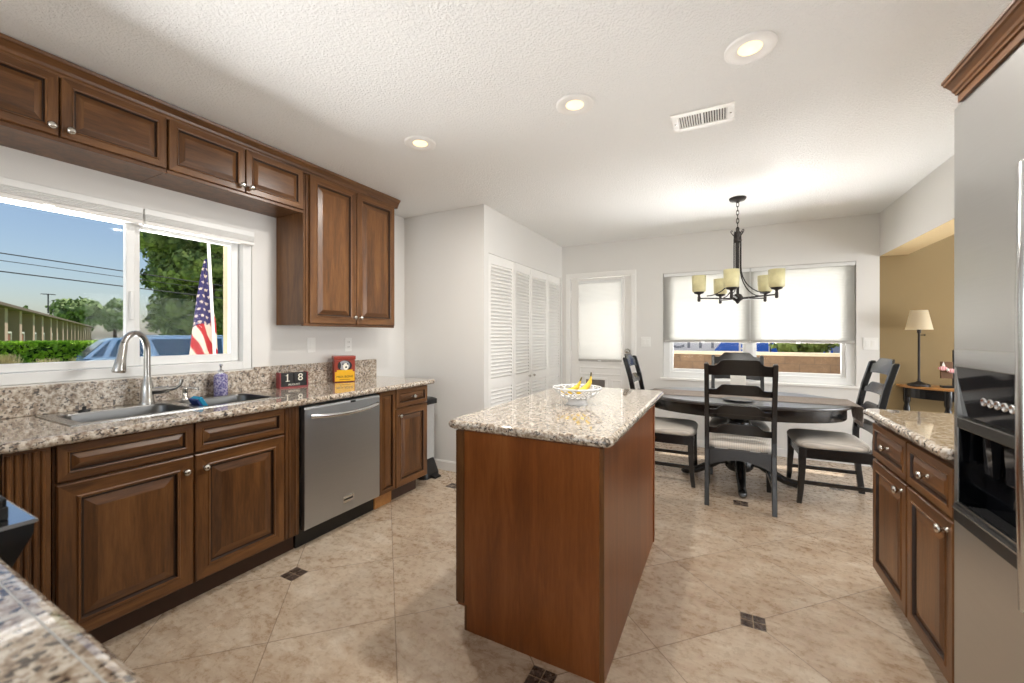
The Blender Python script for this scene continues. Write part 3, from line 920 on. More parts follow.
# dishwasher -----------------------------------------------------
t = thing('dishwasher', 'stainless steel dishwasher between the wooden base cabinets', 'dishwasher', (-2.6, 1.905, 0))
b = MB(); b.box(XL + 0.01, -2.31, 1.590, 2.216, 0.10, CB - 0.004); b.build('body', M['black'], t)
y0, y1 = 1.604, 2.212
d = MB(); d.loft([[(x, y, z) for x, z in ((-2.308, 0.115), (-2.272, 0.115), (-2.268, 0.13), (-2.268, 0.855), (-2.275, 0.872), (-2.308, 0.872))] for y in (y0, y1)], 0, False)
dd = d.build('door', M['steel'], t, 0.003)
hn = MB()
pts = []
for i in range(15):
    s = i / 14
    pts.append((-2.258 + 0.040 * math.sin(PI * s) ** 0.6, y0 + 0.035 + s * (y1 - y0 - 0.065), 0.812 - 0.016 * math.sin(PI * s)))
hn.tube(pts, 0.0155, 12)
hn.build('handle', M['steel_bright'], dd)
v = MB(); v.box(-2.273, -2.2665, 1.95, 1.99, 0.852, 0.866); v.build('vent_slot', M['black'], dd)
bd = MB(); bd.box(-2.269, -2.264, 1.885, 1.972, 0.180, 0.226); bdo = bd.build('badge', M['steel_bright'], dd, 0.002)
bl = MB(); bl.box(-2.2645, -2.2635, 1.892, 1.965, 0.197, 0.209); bl.build('badge_band', M['slot'], dd)
k = MB(); k.box(-2.60, -2.335, 1.590, 2.216, 0.0, 0.108); k.build('toe_plate', M['black'], t)

# counter with sink hole -----------------------------------------
SX0, SX1, SY0, SY1 = -2.865, -2.415, 0.645, 1.575
XE = -2.235
t = thing('countertop', 'long speckled granite countertop along the sink wall', 'countertop', (-2.58, 1.2, CB))
c = MB()
def edge_prism(y0, y1, xb):
    r = (CT - CB) / 2
    pr = [(xb, CB)] + [(XE - r + r * math.sin(a), CB + r - r * math.cos(a)) for a in [PI * i / 8 for i in range(9)]] + [(xb, CT)]
    c.prism(pr, 'Y', y0, y1)
edge_prism(-0.40, 2.815, -2.43)
c.box(XL + 0.002, -2.43, -0.40, SY0 + 0.02, CB, CT).box(XL + 0.002, -2.43, SY1 - 0.02, 2.815, CB, CT)
c.box(XL + 0.002, SX0 + 0.02, SY0 + 0.02, SY1 - 0.02, CB, CT)
r = 0.02
c.prism([(2.815, CB)] + [(2.815 + r * math.sin(a), CB + r - r * math.cos(a)) for a in [PI * i / 8 for i in range(9)]] + [(2.815, CT)], 'X', XL + 0.002, XE - 0.012)
c.box(XE - 0.02, -2.036, -0.40, 0.215, CB, CT)
c.build('slab', M['granite'], t)
b = MB(); b.box(XL + 0.001, XL + 0.022, -0.40, WY1 + 0.005, CT, WZ0 - 0.006).box(XL + 0.001, XL + 0.022, WY1 + 0.005, 2.80, CT, WZ0 + 0.012)
b.build('backsplash', M['granite_wall'], t, 0.003)

# sink -----------------------------------------------------------
t = thing('sink', 'stainless double bowl sink set in the granite under the window', 'sink', (-2.64, 1.1, CT))
bowls = ((-2.775, -2.452, 0.690, 1.105), (-2.775, -2.452, 1.150, 1.530))
rim = MB()
zr = CT + 0.004
xs = [SX0, bowls[0][0], bowls[0][1], SX1]
ys = [SY0, bowls[0][2], bowls[0][3], bowls[1][2], bowls[1][3], SY1]
for i in range(3):
    for j in range(5):
        if i == 1 and j in (1, 3): continue
        rim.add([(xs[i], ys[j], zr), (xs[i + 1], ys[j], zr), (xs[i + 1], ys[j + 1], zr), (xs[i], ys[j + 1], zr)], [(0, 1, 2, 3)])
out = [(SX0, SY0), (SX1, SY0), (SX1, SY1), (SX0, SY1)]
for i in range(4):
    a, b_ = out[i], out[(i + 1) % 4]
    rim.add([(a[0], a[1], CT + 0.0005), (b_[0], b_[1], CT + 0.0005), (b_[0], b_[1], zr), (a[0], a[1], zr)], [(0, 1, 2, 3)])
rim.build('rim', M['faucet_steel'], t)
for (x0, x1, y0, y1) in bowls:
    m = MB()
    inner = rrect(x0, x1, y0, y1, 0.055, 6)
    cxm, cym = (x0 + x1) / 2, (y0 + y1) / 2
    sq = []
    for (px, py) in inner:
        # push corner points out on to the square hole
        ux, uy = (px - cxm) / ((x1 - x0) / 2), (py - cym) / ((y1 - y0) / 2)
        mm = max(abs(ux), abs(uy))
        sq.append((cxm + ux / mm * (x1 - x0) / 2, cym + uy / mm * (y1 - y0) / 2))
    def rg(s, z, off=0.0): return [(cxm + (p[0] - cxm) * s, cym + (p[1] - cym) * s, z) for p in inner]
    rings = [[(p[0], p[1], zr) for p in sq], rg(1, zr - 0.001), rg(0.985, zr - 0.012), rg(0.96, CT - 0.15), rg(0.90, CT - 0.175), rg(0.12, CT - 0.182)]
    m.loft(rings, 0, True, False, True)
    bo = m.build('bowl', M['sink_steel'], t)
    dr = MB(); dr.lathe((cxm, cym, CT - 0.182), [(0.045, 0), (0.045, 0.004), (0.036, 0.003), (0.03, 0.0015)], 20)
    dr.build('drain', M['chrome'], bo)

# faucet -----------------------------------------------------------
fx, fy = -2.815, 1.045
t = thing('faucet', 'tall brushed steel gooseneck faucet behind the sink', 'faucet', (fx, fy, zr))
m = MB(); m.lathe((fx, fy, zr), [(0.034, 0), (0.034, 0.012), (0.029, 0.02), (0.028, 0.09), (0.024, 0.115), (0.017, 0.14), (0.015, 0.16)], 20)
m.build('body', M['faucet_steel'], t)
dxy = Vector((0.11, -0.15, 0)).normalized()
def fp(d, z): return (fx + dxy.x * d, fy + dxy.y * d, z)
pts = [fp(0, 1.06), fp(0, 1.22)]
for i in range(1, 13):
    a = PI - (PI * 0.86) * i / 12
    pts.append(fp(0.085 + 0.085 * math.cos(a), 1.235 + 0.088 * math.sin(a)))
m = MB(); m.tube(pts, 0.0150, 14); m.build('spout', M['faucet_steel'], t)
e = Vector(pts[-1]); e2 = Vector(fp(0.195, 1.125))
m = MB(); m.tube([e, e.lerp(e2, 0.1), e.lerp(e2, 0.55), e.lerp(e2, 0.95), e2], [0.015, 0.017, 0.020, 0.028, 0.025], 16)
m.build('spray_head', M['faucet_steel'], t)
m = MB()
m.tube([(fx, fy, 1.005), (fx + 0.02, fy + 0.05, 1.005), (fx + 0.03, fy + 0.085, 1.008)], [0.021, 0.021, 0.018], 12)
m.tube([(fx + 0.03, fy + 0.085, 1.008), (fx + 0.038, fy + 0.115, 1.012), (fx + 0.045, fy + 0.135, 1.03), (fx + 0.047, fy + 0.140, 1.06)], [0.014, 0.010, 0.008, 0.010], 10)
m.build('lever', M['faucet_steel'], t)
# soap dispenser pump in the sink ledge
px_, py_ = -2.822, 1.225
t = thing('soap_pump', 'small chrome soap pump in the sink ledge beside the faucet', 'soap dispenser', (px_, py_, zr))
m = MB(); m.lathe((px_, py_, zr), [(0.022, 0), (0.022, 0.008), (0.014, 0.012), (0.013, 0.055), (0.016, 0.058), (0.016, 0.070), (0.006, 0.074)], 16)
m.build('stem', M['nickel'], t)
m = MB(); m.tube([(px_, py_, zr + 0.066), (px_ + 0.045, py_ + 0.03, zr + 0.066), (px_ + 0.06, py_ + 0.042, zr + 0.058)], [0.008, 0.007, 0.006], 10)
m.build('spout', M['nickel'], t)
# sink strainer stopper on the ledge
o = MB().lathe((-2.825, 0.80, zr), [(0.022, 0), (0.022, 0.006), (0.008, 0.010), (0.007, 0.018), (0.010, 0.022), (0.004, 0.025)], 16).build('sink_stopper', M['black'])
tag(o, 'small dark stopper on the sink ledge left of the faucet', 'stopper')
# purple soap bottle
bx_, by_ = -2.838, 1.425
t = thing('soap_bottle', 'clear soap bottle with purple pattern and chrome pump', 'bottle', (bx_, by_, zr))
m = MB(); m.lathe((bx_, by_, zr), [(0.036, 0), (0.038, 0.004), (0.038, 0.118), (0.035, 0.126), (0.018, 0.138)], 24); m.build('bottle_body', M['purple'], t)
m = MB(); m.lathe((bx_, by_, zr + 0.138), [(0.017, 0), (0.017, 0.018), (0.007, 0.02), (0.006, 0.045), (0.010, 0.047), (0.010, 0.056), (0.004, 0.058)], 16)
m.tube([(bx_, by_, zr + 0.19), (bx_ + 0.03, by_ - 0.015, zr + 0.19), (bx_ + 0.038, by_ - 0.019, zr + 0.184)], 0.005, 8)
m.build('pump', M['chrome'], t)
# scrubber in the right bowl, leaning on the divider
t = thing('scrub_sponge', 'blue dish sponge on a dark scrubber leaning in the sink', 'sponge', (-2.60, 1.205, 0.88))
def leaning(mb, th0, th1):
    v = []
    for (a, b_) in ((0, 0), (0.095, 0), (0.095, 0.06), (0, 0.06)):
        for th in (th0, th1):
            P0 = Vector((-2.64 + b_ * 0.6, 1.158, 0.957)) + Vector((0.0, 0.50, -0.866)) * a + Vector((0.0, 0.866, 0.50)) * th + Vector((0.9, 0.0, 0.0)) * b_
            v.append(tuple(P0))
    mb.add(v, [(0, 2, 4, 6), (1, 7, 5, 3), (0, 1, 3, 2), (2, 3, 5, 4), (4, 5, 7, 6), (6, 7, 1, 0)])
m = MB(); leaning(m, 0.012, 0.034); m.build('sponge', M['sponge'], t, 0.004)
m = MB(); leaning(m, 0.0, 0.0118); m.build('scrubber', M['sponge_base'], t, 0.003)

# desk calendar blocks -----------------------------------------------
def oriented(loc, ang):
    """local frame: u = reading direction, n = towards viewer"""
    n = Vector((math.cos(ang), math.sin(ang), 0)); u = Vector((-n.y, n.x, 0))
    return Vector(loc), u, n
def obox(mb, fr_, u0, u1, n0, n1, z0, z1, mi=0):
    O, u, n = fr_
    v = [tuple(O + u * a + n * b_ + Vector((0, 0, z))) for z in (z0, z1) for a, b_ in ((u0, n0), (u1, n0), (u1, n1), (u0, n1))]
    mb.add(v, [(0, 1, 2, 3), (7, 6, 5, 4), (0, 4, 5, 1), (1, 5, 6, 2), (2, 6, 7, 3), (3, 7, 4, 0)], mi)
F = oriented((-2.825, 1.900, CT), math.radians(-14))
O, u, n = F
t = thing('block_calendar', 'red framed block calendar with black cubes reading 18', 'calendar', tuple(O))
m = MB()
obox(m, F, -0.099, 0.099, -0.035, 0.035, 0, 0.010); obox(m, F, -0.099, -0.089, -0.035, 0.035, 0.01, 0.112); obox(m, F, 0.089, 0.099, -0.035, 0.035, 0.01, 0.112)
obox(m, F, -0.089, 0.089, -0.035, -0.029, 0.01, 0.100)
m.build('tray', M['redwood'], t, 0.002)
for a, s in ((-0.0445, '1'), (0.0445, '8')):
    m = MB(); obox(m, F, a - 0.0425, a + 0.0425, -0.026, 0.030, 0.038, 0.108)
    cb = m.build('cube', M['ink'], t, 0.002)
    text_mesh(s, 0.075, M['cream_ink'], 'numeral', cb, O + u * a + n * 0.0305 + Vector((0, 0, 0.073)), u, (0, 0, 1))
    if s == '1':
        for q in ((a - 0.013, a + 0.015, 0.0301, 0.0315, 0.0475, 0.052), (a - 0.012, a - 0.001, 0.0301, 0.0315, 0.088, 0.0925)):
            m = MB(); obox(m, F, *q); m.build('numeral_serif', M['cream_ink'], cb)
m = MB(); obox(m, F, -0.087, 0.087, -0.026, 0.030, 0.0105, 0.037)
cb = m.build('month_block', M['ink'], t, 0.001)
text_mesh('AUGUST', 0.021, M['cream_ink'], 'month_name', cb, O + n * 0.0305 + Vector((0, 0, 0.0235)), u, (0, 0, 1))
# dog biscuit tin ------------------------------------------------------
F = oriented((-2.80, 2.335, CT), math.radians(-30))
O, u, n = F
KT = 1.22
def tb(mb, *a): obox(mb, F, *[q * KT for q in a])
t = thing('biscuit_tin', 'red and yellow dog biscuit tin on the counter', 'tin', tuple(O))
m = MB(); tb(m, -0.066, 0.066, -0.04, 0.04, 0.001, 0.150); m.build('tin_body', M['red'], t, 0.005)
m = MB(); tb(m, -0.070, 0.070, -0.044, 0.044, 0.150, 0.176); m.build('lid', M['red'], t, 0.004)
m = MB(); tb(m, -0.062, 0.062, 0.040, 0.0408, 0.006, 0.070); tb(m, -0.050, 0.050, 0.040, 0.0408, 0.07, 0.082)
lb = m.build('yellow_label', M['yellow'], t)
text_mesh('MILK-BONE', 0.025, M['ink'], 'lettering', lb, O + n * 0.0412 * KT + Vector((0, 0, 0.036 * KT)), u, (0, 0, 1), 0.0004)
m = MB(); tb(m, -0.034, 0.034, 0.0408, 0.0411, 0.016, 0.0185); m.build('small_print', M['ink'], lb)
def disc(mb, a, z, ra, rz, d, mi):
    a, z, ra, rz, d = a * KT, z * KT, ra * KT, rz * KT, d * KT
    pts = [tuple(O + u * (a + ra * math.cos(2 * PI * i / 20)) + n * d + Vector((0, 0, z + rz * math.sin(2 * PI * i / 20)))) for i in range(20)]
    mb.add(pts, [tuple(range(20))], mi)
m = MB()
disc(m, 0, 0.110, 0.046, 0.036, 0.0405, 1); disc(m, -0.004, 0.112, 0.036, 0.032, 0.0408, 0); disc(m, 0.006, 0.104, 0.017, 0.024, 0.0411, 2)
disc(m, 0.008, 0.100, 0.007, 0.006, 0.0414, 1); disc(m, -0.012, 0.121, 0.005, 0.005, 0.0412, 1); disc(m, 0.018, 0.121, 0.005, 0.005, 0.0412, 1)
disc(m, -0.034, 0.112, 0.010, 0.024, 0.0410, 1)
m.build('dog_picture', [M['grey_fur'], M['ink'], M['cream_ink']], t)

# outlets and switches -----------------------------------------------------
def plate_x(y, z, label, kind):
    t = thing('wall_outlet' if kind == 'outlet' else 'light_switch', label, 'outlet' if kind == 'outlet' else 'switch', (XL, y, z))
    m = MB(); m.box(XL + 0.0005, XL + 0.006, y - 0.037, y + 0.037, z - 0.06, z + 0.06); m.build('plate', M['plate'], t, 0.002)
    if kind == 'outlet':
        for dz in (-0.022, 0.022):
            m = MB(); m.box(XL + 0.006, XL + 0.009, y - 0.016, y + 0.016, z + dz - 0.014, z + dz + 0.014)
            so_ = m.build('socket', M['plate'], t, 0.002)
            for dy in (-0.007, 0.007):
                m = MB(); m.box(XL + 0.009, XL + 0.0094, y + dy - 0.0015, y + dy + 0.0015, z + dz - 0.003, z + dz + 0.007); m.build('slot', M['slot'], so_)
    else:
        m = MB(); m.box(XL + 0.006, XL + 0.010, y - 0.016, y + 0.016, z - 0.032, z + 0.032); m.build('rocker', M['plate'], t, 0.003)
plate_x(2.128, 1.236, 'white rocker switch plate under the tall wall cabinet', 'switch')
plate_x(2.489, 1.232, 'white power outlet above the biscuit tin', 'outlet')
def plate_back(x, z, label):
    t = thing('light_switch', label, 'switch', (x, YB, z))
    m = MB(); m.box(x - 0.058, x + 0.058, YB - 0.006, YB - 0.0005, z - 0.06, z + 0.06); m.build('plate', M['plate'], t, 0.002)
    for s in (-0.024, 0.024):
        m = MB(); m.box(x + s - 0.016, x + s + 0.016, YB - 0.010, YB - 0.006, z - 0.032, z + 0.032); m.build('rocker', M['plate'], t, 0.003)
plate_back(-0.856, 1.235, 'white double light switch between back door and dining window')
plate_back(1.305, 1.230, 'white double light switch beside the tan wall')

# bin behind the end cabinet ------------------------------------------------
t = thing('step_bin', 'slim grey step bin with black lid behind the end cabinet', 'bin', (-2.55, 2.99, 0))
m = MB(); m.loft([[(x, y, z) for x, y in rrect(-2.70, -2.425, 2.885, 3.085, 0.05)] for z in (0.06, 0.675)], 0, True); m.build('bin_body', M['bin_grey'], t)
m = MB(); m.loft([[(x, y, z) for x, y in rrect(-2.715 + i, -2.40 - i, 2.875 + i, 3.095 - i, 0.05)] for z, i in ((0.676, 0), (0.715, 0), (0.73, 0.03))], 0, True); m.build('bin_lid', M['black'], t)
m = MB(); m.loft([[(x, y, z) for x, y in rrect(-2.72 + i, -2.385 - i * 1.3, 2.872 + i, 3.10 - i, 0.05)] for z, i in ((0.0, 0), (0.03, 0), (0.17, 0.03))], 0, True); m.build('bin_base', M['black'], t)
m = MB(); m.prism([(-2.385, 0.006), (-2.33, 0.004), (-2.33, 0.016), (-2.385, 0.03)], 'Y', 2.95, 3.03); m.build('pedal', M['black'], t)

# ------------------------------------------------------------------ island
IX0, IX1, IY0, IY1 = -1.115, -0.362, 1.483, 2.975
t = thing('kitchen_island', 'wooden kitchen island with panelled end under a granite top', 'island', (-0.73, 2.1, 0))
bx0, bx1, by0, by1 = -1.068, -0.395, 1.500, 2.72
m = MB(); m.box(bx0 + 0.06, bx1 - 0.006, by0 + 0.006, by1, 0.0, 0.10, 0).box(bx0 + 0.006, bx1 - 0.006, by0 + 0.006, by1, 0.10, CB - 0.002, 0)
m.build('body', M['wood_island'], t)
m = MB(); m.prism([(bx0 + 0.045, 0.0), (bx1 - 0.018, 0.0), (bx1 - 0.018, CB - 0.003), (bx0 + 0.045, CB - 0.003)], 'Y', by0, by0 + 0.006)
m.build('end_panel', M['wood_island'], t)
m = MB()
m.box(bx0, bx0 + 0.042, by0 - 0.003, by0 + 0.02, 0.115, CB - 0.003).box(bx0 + 0.046, bx0 + 0.058, by0 - 0.002, by0 + 0.02, 0.0, 0.113)
m.build('corner_stile', M['wood_v'], t, 0.003)
m = MB(); m.box(bx1 - 0.018, bx1, by0 - 0.003, by0 + 0.006, 0.0, CB - 0.003)
m.build('corner_stile', M['wood_v'], t, 0.003)
m = MB(); m.box(bx1 - 0.006, bx1 - 0.001, by0 + 0.006, by1, 0.0, CB - 0.003); m.box(bx1 - 0.006, bx1 + 0.006, by1 - 0.03, by1, 0.0, CB - 0.003)
m.build('side_panel', M['wood_island'], t)
for a, c in ((1.55, 1.93), (1.94, 2.32), (2.33, 2.70)):
    door(t, bx0 + 0.006, a, c, 0.12, 0.70, -1, a + 0.04, 0.65)
    door(t, bx0 + 0.006, a, c, 0.715, 0.872, -1, (a + c) / 2, 0.79, 0.62, 'drawer')
m = MB()
r = 0.018
rings = []
for k in range(9):
    a = PI * k / 8
    ins = r - r * math.sin(a)
    zz = CB + 0.02 - 0.02 * math.cos(a)
    rings.append([(x, y, zz) for x, y in rrect(IX0 + ins, IX1 - ins, IY0 + ins, IY1 - ins, 0.035, 5)])
m.loft(rings, 0, True)
# flat top lies in the cap of the loft
o = m.build('island_top', M['granite'])
o['kind'] = 'thing'
tag(o, 'speckled granite slab with rounded edges on the island', 'countertop')

# fruit bowl -----------------------------------------------------------------
bcx, bcy = -0.722, 2.165
t = thing('fruit_bowl', 'white woven ceramic fruit bowl on the island', 'bowl', (bcx, bcy, CT))
m = MB(); m.lathe((bcx, bcy, CT), [(0.058, 0.0), (0.060, 0.004), (0.052, 0.012), (0.050, 0.030), (0.056, 0.034), (0.030, 0.037), (0.004, 0.037)], 28)
m.build('foot', M['white_ceramic'], t)
def bowl_r(s): return 0.054 + 0.078 * s ** 0.75
def bowl_z(s): return CT + 0.034 + 0.058 * s ** 1.25
m = MB()
for sg in (1, -1):
    for k in range(16):
        pts = []
        for i in range(9):
            s = i / 8
            a = 2 * PI * k / 16 + sg * s * 0.75
            off = 0.003 * sg * math.sin(s * PI * 4)
            pts.append((bcx + (bowl_r(s) + off) * math.cos(a), bcy + (bowl_r(s) + off) * math.sin(a), bowl_z(s)))
        m.tube(pts, 0.0042, 6)
m.build('lattice', M['white_ceramic'], t)
m = MB(); m.tube([(bcx + 0.133 * math.cos(2 * PI * i / 40), bcy + 0.133 * math.sin(2 * PI * i / 40), CT + 0.092) for i in range(40)], 0.0055, 8, closed=True)
m.build('rim', M['white_ceramic'], t)
def banana(cx, cy, cz, ang, tilt, label):
    t = thing('banana', label, 'banana', (cx, cy, cz), 'bananas in the white bowl')
    pts, rs = [], []
    for i in range(11):
        s = i / 10
        a = -0.95 + 1.9 * s
        R = 0.085
        lx = R * math.sin(a); lz = R * (1 - math.cos(a))
        x = lx * math.cos(tilt) - lz * math.sin(tilt); z = lx * math.sin(tilt) + lz * math.cos(tilt)
        pts.append((cx + x * math.cos(ang), cy + x * math.sin(ang), cz + z))
        rs.append([0.006, 0.012, 0.0155, 0.017, 0.0175, 0.0175, 0.0165, 0.015, 0.012, 0.007, 0.005][i])
    m = MB(); m.tube(pts, rs, 8); b = m.build('peel', M['banana'], t)
    e = Vector(pts[-1]); dlt = (Vector(pts[-1]) - Vector(pts[-2])).normalized()
    m = MB(); m.tube([e - dlt * 0.002, e + dlt * 0.022], [0.0052, 0.0042], 7); m.build('stem', M['banana_tip'], t)
    e = Vector(pts[0]); dlt = (Vector(pts[0]) - Vector(pts[1])).normalized()
    m = MB(); m.tube([e - dlt * 0.001, e + dlt * 0.005], [0.0062, 0.004], 7); m.build('tip', M['banana_tip'], t)
banana(bcx - 0.030, bcy - 0.018, CT + 0.072, 0.48, 0.35, 'yellow banana lying across the white bowl')
banana(bcx + 0.030, bcy + 0.052, CT + 0.082, 0.75, 0.62, 'yellow banana with its stem standing up over the bowl')

# ------------------------------------------------------------------ foreground counter and range
t = thing('countertop', 'granite tile peninsula counter in the lower left foreground', 'countertop', (-0.7, -0.1, CB))
ye = 0.216
m = MB()
m.prism([(-0.62, CB), (ye - 0.02, CB)] + [(ye - 0.02 + 0.02 * math.sin(a), CB + 0.02 - 0.02 * math.cos(a)) for a in [PI * i / 8 for i in range(1, 9)]] + [(-0.62, CT)], 'X', -1.262, -0.12)
m.build('slab', M['granite'], t)
m = MB()
for x in (-1.15, -0.85, -0.55, -0.25): m.box(x - 0.001, x + 0.001, -0.6, ye - 0.03, CT - 0.001, CT + 0.0004)
for y in (-0.42, -0.12, ye - 0.03): m.box(-1.26, -0.13, y - 0.001, y + 0.001, CT - 0.001, CT + 0.0004)
m.build('grout_line', M['bin_grey'], t)
t = thing('base_cabinet', 'wooden base cabinet below the foreground peninsula counter', 'cabinet', (-0.7, -0.2, 0))
m = MB(); m.box(-1.25, -0.15, -0.58, 0.135, 0.10, CB - 0.003).box(-1.25, -0.15, -0.58, 0.08, 0, 0.10)
m.build('body', M['wood_v'], t)
for a, c in ((-1.24, -0.70), (-0.69, -0.16)):
    m = MB(); m.panel((c, 0.136, 0.115), (-1, 0, 0), (0, 0, 1), (0, 1, 0), c - a, 0.75, DOOR, (0, 1, 2), (5, 6)); m.build('door', KW, t)

rx0, rx1 = -2.03, -1.272
t = thing('range', 'black glossy kitchen range with a chrome front edge', 'range', (-1.65, 0, 0))
m = MB(); m.box(rx0, rx1, -0.38, 0.215, 0.08, 0.80); m.box(rx0 + 0.02, rx1 - 0.02, -0.36, 0.18, 0, 0.08); m.build('body', M['black_gloss'], t, 0.004)
m = MB(); m.prism([(-0.38, 0.80), (0.235, 0.80), (0.285, 0.900), (0.286, 0.9215), (-0.38, 0.9215)], 'X', rx0, rx1); pnl = m.build('control_panel', M['black_gloss'], t, 0.004)
m = MB(); m.prism([(-0.38, 0.922), (0.288, 0.922), (0.291, 0.924), (0.291, 0.928), (0.287, 0.930), (-0.38, 0.930)], 'X', rx0 - 0.003, rx1 + 0.003)
m.build('cooktop', plain('steel_cooktop', (190, 194, 198), 0.14, 1.0, noise=0.0), t)
for k in range(5):
    x = rx0 + 0.08 + k * 0.10
    m = MB(); m.tube([(x, 0.262, 0.845), (x, 0.276, 0.838), (x, 0.292, 0.831)], [0.026, 0.024, 0.021], 16); m.build('knob', M['nickel'], pnl)
for gx in (rx0 + 0.06, rx0 + 0.42):
    g_ = MB()
    x0, x1, y0, y1 = gx, gx + 0.29, -0.30, 0.252
    for a in (x0, x1): g_.box(a - 0.007, a + 0.007, y0, y1, 0.955, 0.972)
    for b_ in (y0, (y0 + y1) / 2, y1): g_.box(x0, x1, b_ - 0.007, b_ + 0.007, 0.955, 0.972)
    g_.box((x0 + x1) / 2 - 0.006, (x0 + x1) / 2 + 0.006, y0, y1, 0.955, 0.972)
    for a in (x0, x1):
        for b_ in (y0, y1): g_.box(a - 0.008, a + 0.008, b_ - 0.008, b_ + 0.008, 0.9305, 0.956)
    g_.build('grate', M['iron'], t, 0.002)
m = MB(); m.tube([(rx0 + 0.06, 0.225, 0.74), (rx0 + 0.06, 0.258, 0.74), (rx1 - 0.06, 0.258, 0.74), (rx1 - 0.06, 0.225, 0.74)], 0.011, 10); m.build('handle', M['steel_bright'], t)

# ------------------------------------------------------------------ right peninsula cabinet
PX = 0.705
t = thing('base_cabinet', 'wooden base cabinet with two drawers and two doors beside the refrigerator', 'cabinet', (1.0, 2.2, 0))
m = MB(); m.box(PX, 1.36, 1.892, 2.728, 0.10, CB - 0.003, 1); m.build('body', KW, t, 0.002)
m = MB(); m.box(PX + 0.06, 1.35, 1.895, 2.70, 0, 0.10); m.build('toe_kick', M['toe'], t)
for a, c, ky, dk in ((2.292, 2.722, 2.505, 2.335), (1.897, 2.280, 2.086, 1.935)):
    door(t, PX, a, c, 0.690, 0.862, -1, ky, 0.778, 0.62, 'drawer')
    door(t, PX, a, c, 0.115, 0.676, -1, dk, 0.640, 0.95)
m = MB()
rings = []
for k in range(9):
    a = PI * k / 8
    ins = 0.018 - 0.018 * math.sin(a)
    zz = CB + 0.02 - 0.02 * math.cos(a)
    rings.append([(x, y, zz) for x, y in rrect(0.650 + ins, 1.372, 1.888, 2.765 - ins, 0.03, 5)])
m.loft(rings, 0, True)
o = m.build('countertop', M['granite'])
tag(o, 'short granite countertop beside the refrigerator', 'countertop')

# ------------------------------------------------------------------ refrigerator
FX, FY0, FY1, FZ = 0.685, 0.95, 1.885, 2.066
ysp = 1.380
t = thing('refrigerator', 'stainless steel side by side refrigerator with dispenser', 'refrigerator', (1.0, 1.35, 0))
m = MB(); m.box(FX + 0.07, 1.42, FY0, FY1, 0.02, FZ - 0.01); m.build('body', plain('grey_fridge_side', (120, 120, 120), 0.4, 0.3), t, 0.004)
def cell(mb, x, y0, y1, z0, z1): mb.box(x, x + 0.06, y0, y1, z0, z1)
dy0, dy1, dz0, dz1 = 1.503, FY1 - 0.020, 0.742, 1.265   # dispenser hole
m = MB()
cell(m, FX, ysp + 0.004, dy0, 0.06, FZ); cell(m, FX, dy1, FY1, 0.06, FZ)
cell(m, FX, dy0, dy1, 0.06, dz0); cell(m, FX, dy0, dy1, dz1, FZ)
fd = m.build('freezer_door', M['steel_v'], t)
m = MB(); cell(m, FX, FY0, ysp - 0.004, 0.06, FZ); rd = m.build('fridge_door', M['steel_v'], t, 0.006)
for yy, par in ((ysp + 0.030, fd), (ysp - 0.045, rd)):
    m = MB(); m.tube([(FX - 0.002, yy, 0.62), (FX - 0.05, yy, 0.66), (FX - 0.055, yy, 1.0), (FX - 0.055, yy, 1.4), (FX - 0.05, yy, 1.72), (FX - 0.002, yy, 1.76)], 0.013, 12)
    m.build('handle', M['steel_bright'], par)
# dispenser
m = MB()
m.box(FX - 0.006, FX + 0.03, dy0 - 0.004, dy1 + 0.004, 1.206, dz1 + 0.002)
m.build('dispenser_top_bar', M['steel_bright'], t, 0.003)
m = MB(); m.prism([(FX - 0.003, 1.206), (FX + 0.012, 1.047), (FX + 0.03, 1.047), (FX + 0.03, 1.206)], 'Y', dy0, dy1)
pnl = m.build('control_glass', M['black_glass'], t)
for k in range(6):  # chrome rings modelled in place of the range knobs' reflection
    y = 1.722 - k * 0.034
    m = MB(); m.lathe((FX + 0.0085, y, 1.112), [(0.0125, 0.0), (0.0125, -0.007), (0.009, -0.008), (0.0085, -0.005), (0.002, -0.005)], 18, 0, 'X')
    m.build('knob_reflection_ring', M['chrome'], pnl)
m = MB(); m.box(FX - 0.002, FX + 0.05, dy0, dy1, 1.008, 1.044); m.build('ledge_bar', plain('dark_steel_ledge', (96, 94, 90), 0.25, 0.8), t, 0.003)
m = MB()
xb = FX + 0.068
m.box(xb - 0.004, xb, dy0, dy1, dz0, 1.01).box(FX + 0.002, xb, dy0 - 0.001, dy0 + 0.004, dz0, 1.01).box(FX + 0.002, xb, dy1 - 0.004, dy1 + 0.001, dz0, 1.01)
m.box(FX + 0.002, xb, dy0, dy1, dz0, dz0 + 0.01)
m.build('dispenser_recess', M['black_gloss'], t)
m = MB()
m.box(FX - 0.008, FX + 0.002, dy0 - 0.006, dy1 + 0.006, 0.700, 0.758); m.build('recess_frame', M['black'], t, 0.003)
m = MB(); m.box(FX - 0.003, FX + 0.006, dy0, dy1, 0.760, 0.765).box(FX - 0.012, FX - 0.006, dy0 - 0.004, dy1 + 0.004, 0.742, 0.747); m.build('drip_tray_edge', M['steel_bright'], t)
m = MB()
for i in range(6): m.box(FX + 0.010 + i * 0.009, FX + 0.014 + i * 0.009, dy0 + 0.02, dy1 - 0.02, dz0 + 0.012, dz0 + 0.016)
m.build('drip_grille', M['iron'], t)
for yy in (dy1 - 0.09, dy1 - 0.2):
    m = MB(); m.prism([(FX + 0.055, 1.00), (FX + 0.030, 1.00), (FX + 0.036, 0.88), (FX + 0.050, 0.88)], 'Y', yy - 0.022, yy + 0.022); m.build('paddle', M['black_glass'], t, 0.003)
t = thing('fridge_cabinet', 'wooden cabinet with crown moulding above the refrigerator', 'cabinet', (1.05, 1.35, 2.07))
